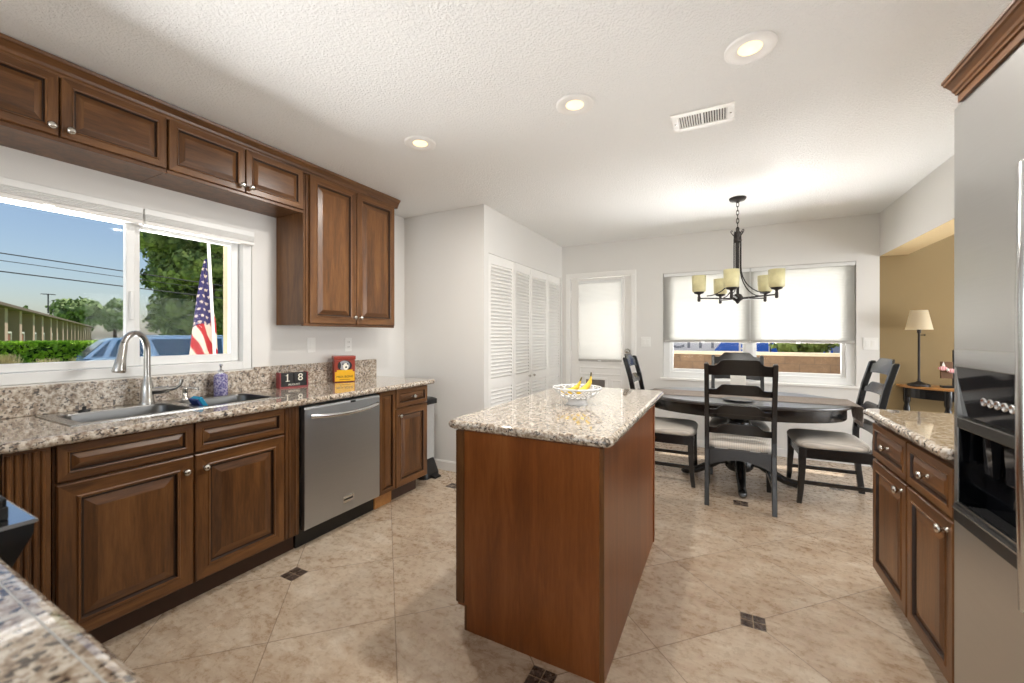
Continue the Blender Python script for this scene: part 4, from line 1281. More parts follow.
m = MB(); m.box(0.676, 1.44, 0.90, 1.838, 2.068, 2.150, 0); m.build('frieze', KW, t)
m = MB()
cp = [(0.676, 2.092), (0.670, 2.092), (0.668, 2.098), (0.663, 2.102), (0.660, 2.110), (0.648, 2.122), (0.642, 2.125), (0.640, 2.132), (0.636, 2.134), (0.636, 2.142), (0.676, 2.142)]
m.prism(cp, 'Y', 0.90, 1.838)
m.build('crown', M['wood_h'], t)

# ------------------------------------------------------------------ dining table
TX, TY, TA, TB, TZ = 0.125, 4.20, 0.805, 0.535, 0.765
def oval(a, b_, z, n=64, p=2.25):
    out = []
    for i in range(n):
        th = 2 * PI * i / n
        c_, s_ = math.cos(th), math.sin(th)
        out.append((TX + a * math.copysign(abs(c_) ** (2 / p), c_), TY + b_ * math.copysign(abs(s_) ** (2 / p), s_), z))
    return out
t = thing('dining_table', 'black oval pedestal dining table by the window', 'table', (TX, TY, 0))
m = MB(); m.loft([oval(TA - 0.006, TB - 0.006, TZ - 0.026), oval(TA, TB, TZ - 0.02), oval(TA, TB, TZ - 0.006), oval(TA - 0.007, TB - 0.007, TZ)], 0, True)
m.build('table_top', plain('polished_black_table_top', (30, 28, 28), 0.34, noise=0.1, Specular_IOR_Level=1.0, Coat_Weight=1.0, Coat_Roughness=0.30), t)
m = MB(); m.loft([oval(TA - 0.05, TB - 0.05, 0.640), oval(TA - 0.044, TB - 0.044, 0.648), oval(TA - 0.044, TB - 0.044, TZ - 0.026)], 0, True, True, False); m.build('apron', M['black_wood'], t)
m = MB(); m.lathe((TX, TY, 0), [(0.09, 0.10), (0.115, 0.13), (0.12, 0.20), (0.09, 0.25), (0.085, 0.30), (0.115, 0.36), (0.125, 0.44), (0.10, 0.52), (0.085, 0.56), (0.14, 0.60), (0.16, 0.64)], 28); m.build('pedestal', M['black_wood'], t)
for k in range(4):
    a = k * PI / 2 + 0.03
    ux, uy = math.cos(a), math.sin(a)
    pts = [(0.08, 0.20), (0.17, 0.17), (0.26, 0.10), (0.35, 0.052), (0.43, 0.036), (0.465, 0.034), (0.482, 0.036)]
    m = MB(); m.tube([(TX + d * ux, TY + d * uy, z) for d, z in pts], [0.05, 0.044, 0.036, 0.032, 0.034, 0.030, 0.014], 12); m.build('foot', M['black_wood'], t)
# runner cloth with a drooping end
t = thing('table_runner', 'grey woven table runner draped over the dining table end', 'table runner', (TX, TY, TZ))
m = MB()
RY = 4.17
prof = [(x, TZ + 0.0025) for x in [TX - TA + 0.0 + 0.05 + i * (2 * TA - 0.07) / 30 for i in range(31)]]
xe = TX + TA - 0.0
prof += [(xe + 0.006, TZ + 0.0022), (xe + 0.016, TZ - 0.004), (xe + 0.022, TZ - 0.03), (xe + 0.026, TZ - 0.08), (xe + 0.030, TZ - 0.13)]
ny = 15
rings = []
for j in range(ny):
    yy = RY - 0.20 + 0.40 * j / (ny - 1)
    ring = []
    for k, (x, z) in enumerate(prof):
        f = max(0.0, (TZ - z) / 0.13)
        ring.append((x + 0.012 * f * math.sin(j * 1.7), RY + (yy - RY) * (1 - 0.45 * f), z))
    rings.append(ring)
n_ = len(prof)
v = [p for r_ in rings for p in r_]
m.add(v, [(j * n_ + k, j * n_ + k + 1, (j + 1) * n_ + k + 1, (j + 1) * n_ + k) for j in range(ny - 1) for k in range(n_ - 1)], 0, True)
o = m.build('cloth', M['runner'], t)
so = o.modifiers.new('solid', 'SOLIDIFY'); so.thickness = 0.0018; so.offset = 1.0
m = MB()
for j in range(12):
    yy = RY - 0.105 + 0.21 * j / 11
    m.tube([(xe + 0.030 + 0.012 * math.sin(j * 1.7), yy, TZ - 0.128), (xe + 0.034, yy + 0.004, TZ - 0.165)], [0.004, 0.006], 6)
m.build('tassel', M['runner'], t)
o = MB().lathe((0.11, 3.885, TZ), [(0.07, 0.0), (0.115, 0.010), (0.12, 0.016), (0.108, 0.014), (0.07, 0.008), (0.004, 0.007)], 32).build('serving_dish', M['dish'])
tag(o, 'round pewter dish on the table behind the nearest chair', 'dish')
m = MB(); m.box(0.060, 0.190, 4.42, 4.47, TZ + 0.003, 0.930)
o = m.build('napkin_box', M['paper'], None, 0.004)
tag(o, 'upright white card box on the dining table', 'box')

# ------------------------------------------------------------------ chairs
def make_chair(label):
    t = thing('dining_chair', label, 'chair', (0, 0, 0), 'ladder back chairs around the dining table')
    bw = M['black_wood']
    hw = 0.222
    for s in (-1, 1):
        m = MB()
        path = [(-0.255, 0.0), (-0.232, 0.20), (-0.215, 0.42), (-0.215, 0.52), (-0.235, 0.72), (-0.275, 0.92), (-0.325, 1.098), (-0.330, 1.108)]
        rings = []
        for i, (y, z) in enumerate(path):
            hx, hy = (0.0165, 0.021) if i < 7 else (0.010, 0.012)
            rings.append([(s * hw + a * hx, y + b_ * hy, z) for a, b_ in ((-1, -1), (1, -1), (1, 1), (-1, 1))])
        m.loft(rings, 0, False)
        m.build('back_post', bw, t, 0.004)
        m = MB()
        rings = []
        for y, z, h_ in ((0.258, 0.0, 0.016), (0.248, 0.10, 0.018), (0.238, 0.30, 0.023), (0.238, 0.435, 0.024)):
            rings.append([(s * (hw + 0.008) + a * h_, y + b_ * h_, z) for a, b_ in ((-1, -1), (1, -1), (1, 1), (-1, 1))])
        m.loft(rings, 0, False)
        m.build('leg', bw, t, 0.004)
        m = MB(); m.box(s * (hw + 0.002) - 0.010, s * (hw + 0.002) + 0.010, -0.24, 0.245, 0.150, 0.180); m.build('stretcher', bw, t, 0.004)
    m = MB()
    m.box(-hw + 0.016, hw - 0.016, 0.222, 0.247, 0.355, 0.435)
    for s in (-1, 1): m.box(s * hw - 0.011, s * hw + 0.011, -0.20, 0.222, 0.355, 0.435)
    arch = [(-hw + 0.016, 0.435), (-hw + 0.016, 0.305)]
    arch += [(-hw + 0.016 + (2 * hw - 0.032) * i / 12, 0.305 + 0.055 * math.sin(PI * i / 12)) for i in range(1, 12)]
    arch += [(hw - 0.016, 0.305), (hw - 0.016, 0.435)]
    m.prism(arch, 'Y', -0.225, -0.205)
    m.build('seat_frame', bw, t, 0.002)
    # cushion
    def sq(hx, y0, y1, z):
        out = []
        for i in range(40):
            th = 2 * PI * i / 40
            c_, s_ = math.cos(th), math.sin(th)
            fx_ = math.copysign(abs(c_) ** 0.28, c_); fy_ = math.copysign(abs(s_) ** 0.28, s_)
            yy = (y0 + y1) / 2 + fy_ * (y1 - y0) / 2
            taper = 1.0 + 0.05 * fy_
            out.append((fx_ * hx * taper, yy, z))
        return out
    m = MB()
    m.loft([sq(0.228, -0.195, 0.261, 0.436), sq(0.240, -0.200, 0.276, 0.450), sq(0.240, -0.200, 0.277, 0.467), sq(0.228, -0.190, 0.265, 0.488), sq(0.190, -0.150, 0.228, 0.503), sq(0.110, -0.08, 0.153, 0.511), sq(0.03, -0.01, 0.083, 0.513)], 0, True)
    m.build('seat_cushion', M['cushion'], t)
    # ladder slats
    def yb(z):
        for (ya, za), (yc, zc) in zip([(-0.215, 0.52), (-0.235, 0.72), (-0.275, 0.92), (-0.325, 1.098)], [(-0.235, 0.72), (-0.275, 0.92), (-0.325, 1.098), (-0.345, 1.16)]):
            if z <= zc: return ya + (yc - ya) * (z - za) / (zc - za)
        return -0.34
    for z0, z1, zc in ((0.555, 0.602, 0.642), (0.708, 0.745, 0.784), (0.858, 0.902, 0.944), (1.012, 1.088, 1.134)):
        n = 24
        frontv, rings = [], []
        for i in range(n + 1):
            q = i / n
            x = -(hw - 0.014) + 2 * (hw - 0.014) * q
            e = abs(x) / (hw - 0.014)
            k = 1.0 if e < 0.52 else (0.0 if e > 0.80 else 0.5 + 0.5 * math.cos(PI * (e - 0.52) / 0.28))
            top = z1 + (zc - z1) * k
            low = z0 + 0.004 * k
            bow = -0.018 * (1 - e * e)
            rings.append([(x, yb(low) + bow - 0.008, low), (x, yb(top) + bow - 0.008, top), (x, yb(top) + bow + 0.008, top), (x, yb(low) + bow + 0.008, low)])
        m = MB(); m.loft(rings, 0, False); m.build('back_slat', bw, t, 0.003)
    return t
ch = make_chair('black ladder back chair nearest the island with its back turned')
spots = [((0.108, 3.745), 0.0, None),
         ((-0.488, 4.06), -PI / 2, 'black ladder back chair at the table end toward the back door'),
         ((0.775, 4.10), PI / 2 + 0.04, 'black ladder back chair at the table end near the tan room'),
         ((0.125, 4.53), PI, 'black ladder back chair on the window side of the table')]
for k, ((x, y), rz, lab) in enumerate(spots):
    o = ch if k == 0 else copy_tree(ch)
    o.location = (x, y, 0)
    o.rotation_euler = (0, 0, rz)
    if lab: o['label'] = lab

# ------------------------------------------------------------------ chandelier
HX, HY = 0.112, 4.10
t = thing('chandelier', 'dark bronze five light chandelier over the dining table', 'chandelier', (HX, HY, ZC))
bz = M['bronze']
m = MB(); m.lathe((HX, HY, ZC), [(0.068, -0.001), (0.068, -0.010), (0.060, -0.022), (0.02, -0.032), (0.008, -0.045)], 28); m.build('canopy', bz, t)
m = MB()
for k in range(6):
    z0 = 2.49 - k * 0.036
    loop = []
    for i in range(12):
        a = 2 * PI * i / 12
        r1, r2 = 0.010 * math.cos(a), 0.024 * math.sin(a)
        loop.append((HX + (r1 if k % 2 == 0 else 0), HY + (0 if k % 2 == 0 else r1), z0 - 0.018 + r2))
    m.tube(loop, 0.0032, 6, closed=True)
m.build('chain', bz, t)
m = MB(); m.lathe((HX, HY, 0), [(0.006, 2.275), (0.014, 2.262), (0.014, 2.235), (0.030, 2.225), (0.032, 2.20), (0.024, 2.19), (0.024, 2.165), (0.034, 2.155), (0.03, 2.14), (0.012, 2.13), (0.012, 1.685), (0.03, 1.675), (0.042, 1.655), (0.042, 1.63), (0.02, 1.615), (0.012, 1.60), (0.004, 1.593)], 20)
m.build('column', bz, t)
fvec = Vector((-0.03, -1.0, 0)); rvec = Vector((1.0, -0.03, 0))
for k in range(5):
    ph = math.radians(-8 + 72 * k)
    dv = fvec * math.cos(ph) + rvec * math.sin(ph)
    def P(r_, z): return (HX + dv.x * r_, HY + dv.y * r_, z)
    ar = MB()
    ar.tube([P(0.02, 1.640), P(0.30, 1.650)], 0.0070, 8)
    pts = [P(0.026, 2.20)] + [P(0.028 + 0.0 * i, 2.20 - 0.04 * i) for i in range(1, 8)]
    for i in range(1, 9):
        a = PI / 2 * i / 8
        pts.append(P(0.028 + 0.22 * (1 - math.cos(a)), 1.92 - 0.250 * math.sin(a)))
    ar.tube(pts, 0.0055, 6)
    ar.tube([P(0.026, 2.19), P(0.045, 2.215), P(0.055, 2.235), P(0.046, 2.245), P(0.040, 2.235)], 0.004, 6)
    c0 = P(0.312, 0)
    ar.lathe((c0[0], c0[1], -0.036), [(0.008, 1.655), (0.013, 1.662), (0.013, 1.70), (0.010, 1.708), (0.012, 1.722), (0.040, 1.732), (0.044, 1.745), (0.010, 1.746)], 18)
    ao = ar.build('arm', bz, t)
    sh = MB(); sh.lathe((c0[0], c0[1], -0.036), [(0.050, 1.745), (0.056, 1.752), (0.060, 1.892), (0.057, 1.892), (0.052, 1.755), (0.01, 1.752)], 28, 0, 'Z', False, False)
    sh.build('glass_shade', M['frosted'], ao)

# ------------------------------------------------------------------ ceiling fixtures
for (x, y, lab, en) in ((0.100, 1.985, 'recessed ceiling light nearest the ceiling vent', 1), (-0.695, 2.045, 'middle one of the three recessed ceiling lights', 1), (-1.700, 2.0, 'recessed ceiling light nearest the wall cabinets', 1)):
    t = thing('recessed_light', lab, 'ceiling light', (x, y, ZC), 'recessed ceiling lights')
    m = MB(); m.lathe((x, y, ZC), [(0.098, -0.0005), (0.098, -0.006), (0.090, -0.010), (0.060, -0.010), (0.045, -0.002)], 36, 0, 'Z', False, False); m.build('trim_ring', M['trim'], t)
    m = MB(); m.lathe((x, y, ZC), [(0.046, -0.003), (0.046, -0.0035), (0.004, -0.0035)], 28); m.build('lens', M['lens'], t)
    lamp('recessed_lamp', 'AREA', (x, y, ZC - 0.02), 15, (1.0, 0.96, 0.90), (0, 0, -1), shape='DISK', size=0.10)
vx, vy = -0.104, 2.498
t = thing('ceiling_vent', 'white ceiling air vent with dark slots', 'vent', (vx, vy, ZC))
m = MB()
m.box(vx - 0.158, vx + 0.158, vy - 0.106, vy - 0.066, ZC - 0.007, ZC - 0.0005).box(vx - 0.158, vx + 0.158, vy + 0.066, vy + 0.106, ZC - 0.007, ZC - 0.0005)
m.box(vx - 0.158, vx - 0.122, vy - 0.066, vy + 0.066, ZC - 0.007, ZC - 0.0005).box(vx + 0.122, vx + 0.158, vy - 0.066, vy + 0.066, ZC - 0.007, ZC - 0.0005)
m.box(vx - 0.006, vx + 0.006, vy - 0.066, vy + 0.066, ZC - 0.006, ZC - 0.0005)
m.build('frame', M['trim'], t, 0.002)
m = MB(); m.box(vx - 0.125, vx + 0.125, vy - 0.068, vy + 0.068, ZC - 0.0012, ZC - 0.0004); m.build('duct_back', M['slot'], t)
m = MB()
for sgn in (-1, 1):
    for i in range(9):
        x = vx + sgn * (0.012 + i * 0.0128)
        m.add([(x, vy - 0.066, ZC - 0.0015), (x, vy + 0.066, ZC - 0.0015), (x + sgn * 0.0075, vy + 0.066, ZC - 0.006), (x + sgn * 0.0075, vy - 0.066, ZC - 0.006)], [(0, 1, 2, 3)])
m.build('vane', M['trim'], t)
m = MB()
for s in (-0.14, 0.14): m.lathe((vx + s, vy, ZC - 0.007), [(0.005, 0.0), (0.005, -0.001), (0.001, -0.0014)], 10)
m.build('screw', M['nickel'], t)

# ------------------------------------------------------------------ tan room: console, lamp, plaque
cxm, cz = 1.97, 0.842
t = thing('console_table', 'half round console table with honey wood top and black legs', 'table', (cxm, YB, 0))
def half(a, b_, z, n=28): return [(cxm + a * math.cos(PI + PI * i / n), YB - 0.012 + b_ * math.sin(PI + PI * i / n), z) for i in range(n + 1)]
m = MB(); m.loft([half(0.47, 0.36, cz - 0.022), half(0.475, 0.365, cz - 0.016), half(0.475, 0.365, cz - 0.006), half(0.468, 0.358, cz)], 0, False); m.build('table_top', M['oak'], t)
m = MB(); m.loft([half(0.42, 0.315, cz - 0.115), half(0.42, 0.315, cz - 0.022)], 0, False); m.build('apron', M['black_wood'], t)
for a in (0.02, 1.05, 2.09, 3.12):
    x, y = cxm + 0.405 * math.cos(PI + a), YB - 0.035 + 0.28 * math.sin(PI + a)
    m = MB(); m.lathe((x, y, 0), [(0.018, 0.0), (0.022, 0.03), (0.016, 0.06), (0.020, 0.4), (0.026, 0.62), (0.018, 0.66), (0.028, 0.69), (0.028, cz - 0.022)], 16); m.build('leg', M['black_wood'], t)
lx, ly = 1.615, 5.095
t = thing('table_lamp', 'slim black table lamp with a cream cone shade', 'lamp', (lx, ly, cz))
m = MB(); m.lathe((lx, ly, cz), [(0.078, 0.0), (0.080, 0.010), (0.070, 0.022), (0.03, 0.034), (0.014, 0.045)], 28); m.build('base', M['bronze'], t)
m = MB(); m.lathe((lx, ly, cz), [(0.010, 0.04), (0.012, 0.06), (0.009, 0.07), (0.009, 0.49), (0.015, 0.50), (0.013, 0.54), (0.005, 0.66)], 14)
m.tube([(lx, ly, cz + 0.475), (lx + 0.03, ly - 0.01, cz + 0.475), (lx + 0.04, ly - 0.013, cz + 0.475)], [0.004, 0.004, 0.009], 8); m.build('pole', M['bronze'], t)
m = MB(); m.lathe((lx, ly, cz), [(0.095, 0.525), (0.060, 0.705), (0.057, 0.705), (0.092, 0.525)], 32, 0, 'Z', False, False); m.build('lamp_shade', M['lamp_shade'], t)
qx, qy = 1.80, 5.04
t = thing('plaque_stand', 'brown wooden plaque on a dark stand beside the lamp', 'ornament', (qx, qy, cz))
m = MB(); m.box(qx - 0.055, qx + 0.055, qy - 0.03, qy + 0.03, cz, cz + 0.018); m.build('base', M['black'], t, 0.003)
m = MB(); m.box(qx + 0.020, qx + 0.034, qy - 0.008, qy + 0.008, cz + 0.018, cz + 0.34); m.build('post', M['black'], t, 0.002)
m = MB(); m.box(qx - 0.060, qx + 0.020, qy - 0.010, qy + 0.010, cz + 0.085, cz + 0.235); m.build('plaque', M['frame_wood'], t, 0.003)
t = thing('cloth_bow', 'red and white cloth bow hung on the wooden plaque', 'bow', (qx - 0.03, qy - 0.02, cz + 0.16))
m = MB()
for sgn in (-1, 1):
    m.ball((qx - 0.025 + sgn * 0.028, qy - 0.030, cz + 0.165 - sgn * 0.01), 0.028, 12, 0, (1.15, 0.5, 0.75))
m.ball((qx - 0.025, qy - 0.036, cz + 0.165), 0.013, 10, 1)
m.prism([(qx - 0.055, cz + 0.20), (qx - 0.045, cz + 0.235), (qx - 0.03, cz + 0.18)], 'Y', qy - 0.022, qy - 0.014, 1)
m.build('bow_loop', [striped_fabric('red_white_gingham', (200, 60, 70), (240, 225, 225), 30, 'X'), M['paper']], t)

# ------------------------------------------------------------------ outside, sink side
GZ = -0.35
mb = MB(); mb.box(-200, -3.08, -60, 120, GZ - 0.1, GZ)
struct('ground_lawn', mb, M['grass_g'], 'green lawn outside the sink window', 'lawn')
mb = MB(); mb.box(-16.2, -3.08, -12, 40, GZ, GZ + 0.02)
struct('ground_driveway', mb, M['concrete'], 'pale concrete driveway outside the sink window', 'driveway')
mb = MB(); mb.box(-3.07, 30, 5.40, 60, GZ - 0.1, GZ)
struct('ground_yard', mb, M['concrete'], 'pale concrete yard outside the dining window', 'yard')
mb = MB()
mb.box(-3.155, -3.085, 1.636, 1.69, GZ, 2.6, 0).box(-3.155, -3.085, 1.600, 1.636, GZ, 2.6, 1)
struct('trim_3', mb, [M['gold_post'], M['beige_post']], 'cream and tan outside trim board at the sink window edge', 'trim')

def leaf_cloud(name, mat, parent, blobs, per, size):
    m = MB()
    for (c_, r_, s_) in blobs:
        n = int(per * r_ * r_) + 20
        for _ in range(n):
            z = random.uniform(-1, 1); a = random.uniform(0, 2 * PI); q = math.sqrt(1 - z * z)
            d = Vector((q * math.cos(a), q * math.sin(a), z))
            rr = r_ * random.uniform(0.75, 1.05)
            p = Vector(c_) + Vector((d.x * s_[0], d.y * s_[1], d.z * s_[2])) * rr
            u_ = d.cross(Vector((random.uniform(-1, 1), random.uniform(-1, 1), random.uniform(-1, 1))))
            if u_.length < 1e-3: continue
            u_.normalize(); w_ = (d.cross(u_) + d * random.uniform(-0.6, 0.9)).normalized()
            L = size * random.uniform(0.6, 1.3)
            m.add([tuple(p - u_ * L * 0.4), tuple(p + u_ * L * 0.4), tuple(p + u_ * L * 0.25 + w_ * L), tuple(p - u_ * L * 0.25 + w_ * L)], [(0, 1, 2, 3)])
        m.ball(c_, r_ * 0.74, 8, 0, s_)
    return m.build(name, mat, parent)

def tree(label, x, y, h, crown_r, mat, nb, per, size, group=None, cz0=0.35, blob=(0.24, 0.40)):
    t = thing('tree', label, 'tree', (x, y, GZ), group)
    m = MB(); m.tube([(x, y, GZ), (x + 0.1, y, GZ + h * 0.3), (x, y + 0.1, GZ + h * 0.7)], [0.12 * crown_r, 0.09 * crown_r, 0.04 * crown_r], 8); m.build('trunk', M['bark'], t)
    bl = []
    zc, hz = GZ + h * (cz0 + 1) / 2, h * (1 - cz0) / 2
    for i in range(nb):
        zz = random.uniform(-1, 1); a = random.uniform(0, 2 * PI); q = math.sqrt(max(0, 1 - zz * zz)) ** 0.8
        rr = crown_r * random.uniform(0.45, 0.82)
        bl.append(((x + rr * q * math.cos(a), y + rr * q * math.sin(a), zc + hz * 0.85 * zz), crown_r * random.uniform(*blob), (1, 1, 0.8)))
    leaf_cloud('crown', mat, t, bl, per, size)
tree('big dense conifer beyond the parked car', -24.3, 11.6, 10.4, 3.2, M['leaf'], 110, 300, 0.20, None, 0.10, (0.20, 0.32))
FT = 'trees beyond the apartments'
tree('round leafy tree behind the far end of the apartment roof', -140, 39, 10.2, 5.6, M['leaf_far'], 26, 14, 0.9, FT)
tree('low tree behind the near half of the apartment roof', -122, 26.0, 7.4, 2.8, M['leaf_far'], 16, 30, 0.6, FT)
tree('leafy tree just left of the window mullion', -122, 39.5, 9.2, 3.2, M['leaf_far'], 20, 30, 0.7, FT)

# hedge
t = thing('hedge', 'clipped bright green hedge in front of the apartments', 'hedge', (-19.6, 7, GZ))
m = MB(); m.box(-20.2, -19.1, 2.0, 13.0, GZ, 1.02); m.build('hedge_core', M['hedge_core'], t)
m = MB()
for _ in range(9000):
    f = random.random()
    if f < 0.6: p = Vector((-19.06, random.uniform(2.0, 10.0), random.uniform(GZ + 0.05, 1.06))); d = Vector((1, 0, 0.35))
    else: p = Vector((random.uniform(-20.2, -19.1), random.uniform(2.0, 10.0), 1.04)); d = Vector((0.3, 0, 1))
    d = (d + Vector((random.uniform(-.7, .7), random.uniform(-.7, .7), random.uniform(-.5, .7)))).normalized()
    u_ = d.cross(Vector((random.uniform(-1, 1), random.uniform(-1, 1), random.uniform(-1, 1)))).normalized()
    L = random.uniform(0.06, 0.13)
    m.add([tuple(p - u_ * L * .5), tuple(p + u_ * L * .5), tuple(p + d * L + u_ * L * .3), tuple(p + d * L - u_ * L * .3)], [(0, 1, 2, 3)])
m.build('hedge_leaves', M['hedge'], t)
for k, (gx, gy, gh, lab) in enumerate(((-16.9, 3.30, 1.10, 'pale dry grass clump at the outer window edge, tallest of three'), (-17.2, 4.15, 0.95, 'pale dry grass clump before the hedge, middle of three'), (-17.3, 4.85, 0.95, 'pale dry grass clump closest to the parked car'))):
    m = MB()
    for _ in range(420):
        a = random.uniform(0, 2 * PI); r_ = random.uniform(0, 0.12); lean = random.uniform(0.02, 0.26)
        x0, y0 = gx + r_ * math.cos(a), gy + r_ * math.sin(a); hh = gh * random.uniform(0.75, 1.08)
        m.tube([(x0, y0, GZ), (x0 + lean * 0.4 * math.cos(a), y0 + lean * 0.4 * math.sin(a), GZ + hh * 0.6), (x0 + lean * math.cos(a), y0 + lean * math.sin(a), GZ + hh)], [0.010, 0.008, 0.003], 3, 0, False)
    o = m.build('dry_grass_clump', M['dry'])
    tag(o, lab, 'grass', 'dry grass clumps by the driveway')

# car, built along y at the origin and then turned
t = thing('car', 'light blue parked car with dark windows beyond the sink window', 'car', (0, 0, 0))
cx0, cx1 = -0.9, 0.9
m = MB()
body = [(-2.55, 0.42), (-2.52, 0.80), (-2.46, 1.06), (-2.2, 1.12), (2.2, 1.12), (2.4, 0.95), (2.45, 0.42)]
m.loft([[(x, y, z) for y, z in body] for x in (cx0, cx1)], 0, False); m.build('car_body', M['car'], t, 0.05, 3)
def inset(z): return 0.02 + max(0.0, (z - 1.12)) / 0.48 * 0.14
def cab(y, z, s_): return (cx1 - inset(z) if s_ else cx0 + inset(z), y, z)
cab_pts = [(-2.46, 1.10), (-2.08, 1.52), (-1.9, 1.585), (-0.8, 1.62), (1.6, 1.60), (2.2, 1.10)]
m = MB(); m.loft([[cab(y, z, s_) for y, z in cab_pts] for s_ in (0, 1)], 0, False); m.build('cabin', M['car'], t, 0.02, 2)
for pts in ([(-2.33, 1.14), (-2.14, 1.14), (-1.98, 1.53), (-2.03, 1.50)], [(-2.04, 1.14), (-1.36, 1.14), (-1.36, 1.55), (-1.86, 1.545)], [(-1.12, 1.14), (0.25, 1.14), (0.25, 1.565), (-1.26, 1.555)], [(0.33, 1.14), (1.7, 1.14), (1.45, 1.55), (0.33, 1.565)]):
    n_ = len(pts)
    m = MB(); m.add([(cx1 - inset(z) + 0.008, y, z) for y, z in pts] + [(cx1 - inset(z) + 0.001, y, z) for y, z in pts], [tuple(range(n_)), tuple(range(n_, 2 * n_))[::-1]] + [(i, (i + 1) % n_, n_ + (i + 1) % n_, n_ + i) for i in range(n_)])
    m.build('side_window', M['car_glass'], t)
m = MB(); m.add([(x, y - 0.012, z + 0.005) for x, y, z in ((-0.80, -2.43, 1.14), (0.80, -2.43, 1.14), (0.70, -2.10, 1.50), (-0.70, -2.10, 1.50))], [(0, 1, 2, 3)]); m.build('windshield', M['car_glass'], t)
m = MB(); m.tube([(0.72, -1.75, 1.60), (0.72, -1.6, 1.635), (0.72, 1.3, 1.64), (0.72, 1.5, 1.60)], 0.016, 8); m.build('roof_rail', M['car'], t)
for yy in (-1.6, 1.5):
    for xx in (cx1 - 0.08, cx0 + 0.08):
        m = MB(); m.lathe((xx, yy, 0.34), [(0.10, -0.11), (0.30, -0.11), (0.34, -0.08), (0.34, 0.08), (0.30, 0.11), (0.10, 0.11)], 24, 0, 'X'); m.build('wheel', M['tyre'], t)
t.location = (-13.4, 6.26, GZ + 0.02); t.rotation_euler = (0, 0, math.radians(-12))

# apartment row, built along x at the origin and then turned: long low building receding from the window
t = thing('apartment_building', 'long low apartment building with patio posts and white railings', 'building', (0, 0, 0))
BX0_, BX1_ = -8.0, 92.0
m = MB(); m.box(BX0_, BX1_, 1.5, 4.6, 0, 3.5); m.build('wall', M['patio_dark'], t)
m = MB(); m.prism([(-0.7, 3.62), (2.0, 4.05), (5.2, 3.62), (5.2, 3.45), (-0.7, 3.45)], 'X', BX0_ - 0.5, BX1_ + 0.5); m.build('roof', M['roof'], t)
m = MB(); m.box(BX0_, BX1_, -0.15, 0.0, 0, 1.0); m.build('low_wall', M['stucco_dark'], t)
s_ = -6.0; k = 0
while s_ < 88:
    m = MB(); m.box(s_ - 0.45, s_ + 0.45, -0.30, 0.75, 0, 3.46); m.build('post', M['stucco_pink'], t)
    m = MB(); rect_frame(m, 'Y', -0.12, -0.03, s_ + 0.6, s_ + 3.0, 1.0, 1.95, 0.12); m.build('railing', M['rail_white'], t)
    if k % 3:
        m = MB(); m.box(s_ + 0.75, s_ + 2.85, -0.07, -0.05, 1.1, 1.85); m.build('rail_panel', M['rust'], t)
    m = MB(); m.box(s_ + 1.6, s_ + 3.2, 1.44, 1.49, 1.3, 3.0); m.build('window', M['siding'] if k % 2 else M['car_glass'], t)
    s_ += 4.9 if k % 2 else 5.7
    k += 1
t.location = (-41.2, 7.8, GZ); t.rotation_euler = (0, 0, math.atan2(0.323, -0.947))
t2 = thing('roof_antenna', 'thin metal antenna above the apartment roof', 'antenna', (-58.3, 14.0, 3.6))
m = MB(); m.cyl((-58.3, 14.0, 3.5), (-58.3, 14.0, 5.4), 0.05, None, 6); m.build('mast', M['wire'], t2)
m = MB()
for i in range(4): m.cyl((-58.3 + i * 0.1, 13.5 + i * 0.08, 5.35), (-58.3 + i * 0.1, 14.5 - i * 0.08, 5.35), 0.035, None, 5)
m.build('crossbar', M['wire'], t2)

# power lines
for k, (za, zb, r_, lab) in enumerate(((3.89, 3.56, 0.019, 'topmost of the three power lines outside the sink window'), (3.66, 3.33, 0.012, 'thin middle power line outside the sink window'), (3.32, 2.99, 0.021, 'lowest of the three power lines outside the sink window'))):
    ya, yb_ = -6.0, 16.5
    sl_ = (zb - za) / 6.3
    pts = [(-19.96, ya + (yb_ - ya) * i / 24, za + sl_ * (ya + (yb_ - ya) * i / 24 - 3.79)) for i in range(25)]
    o = MB().tube(pts, r_, 6).build('power_line', M['wire'])
    tag(o, lab, 'power line', 'power lines over the street')
for (py, lab) in ((-6.0, 'wooden utility pole far left of the sink window'), (16.5, 'wooden utility pole beyond the big conifer')):
    tt = thing('utility_pole', lab, 'pole', (-20.2, py, GZ))
    m = MB(); m.cyl((-20.2, py, GZ), (-20.2, py, 6.0), 0.14, 0.10, 10); m.build('pole_shaft', M['bark'], tt)
    m = MB(); m.box(-20.12, -19.985, py - 0.05, py + 0.05, 2.3, 5.0); m.build('cable_board', M['bark'], tt)

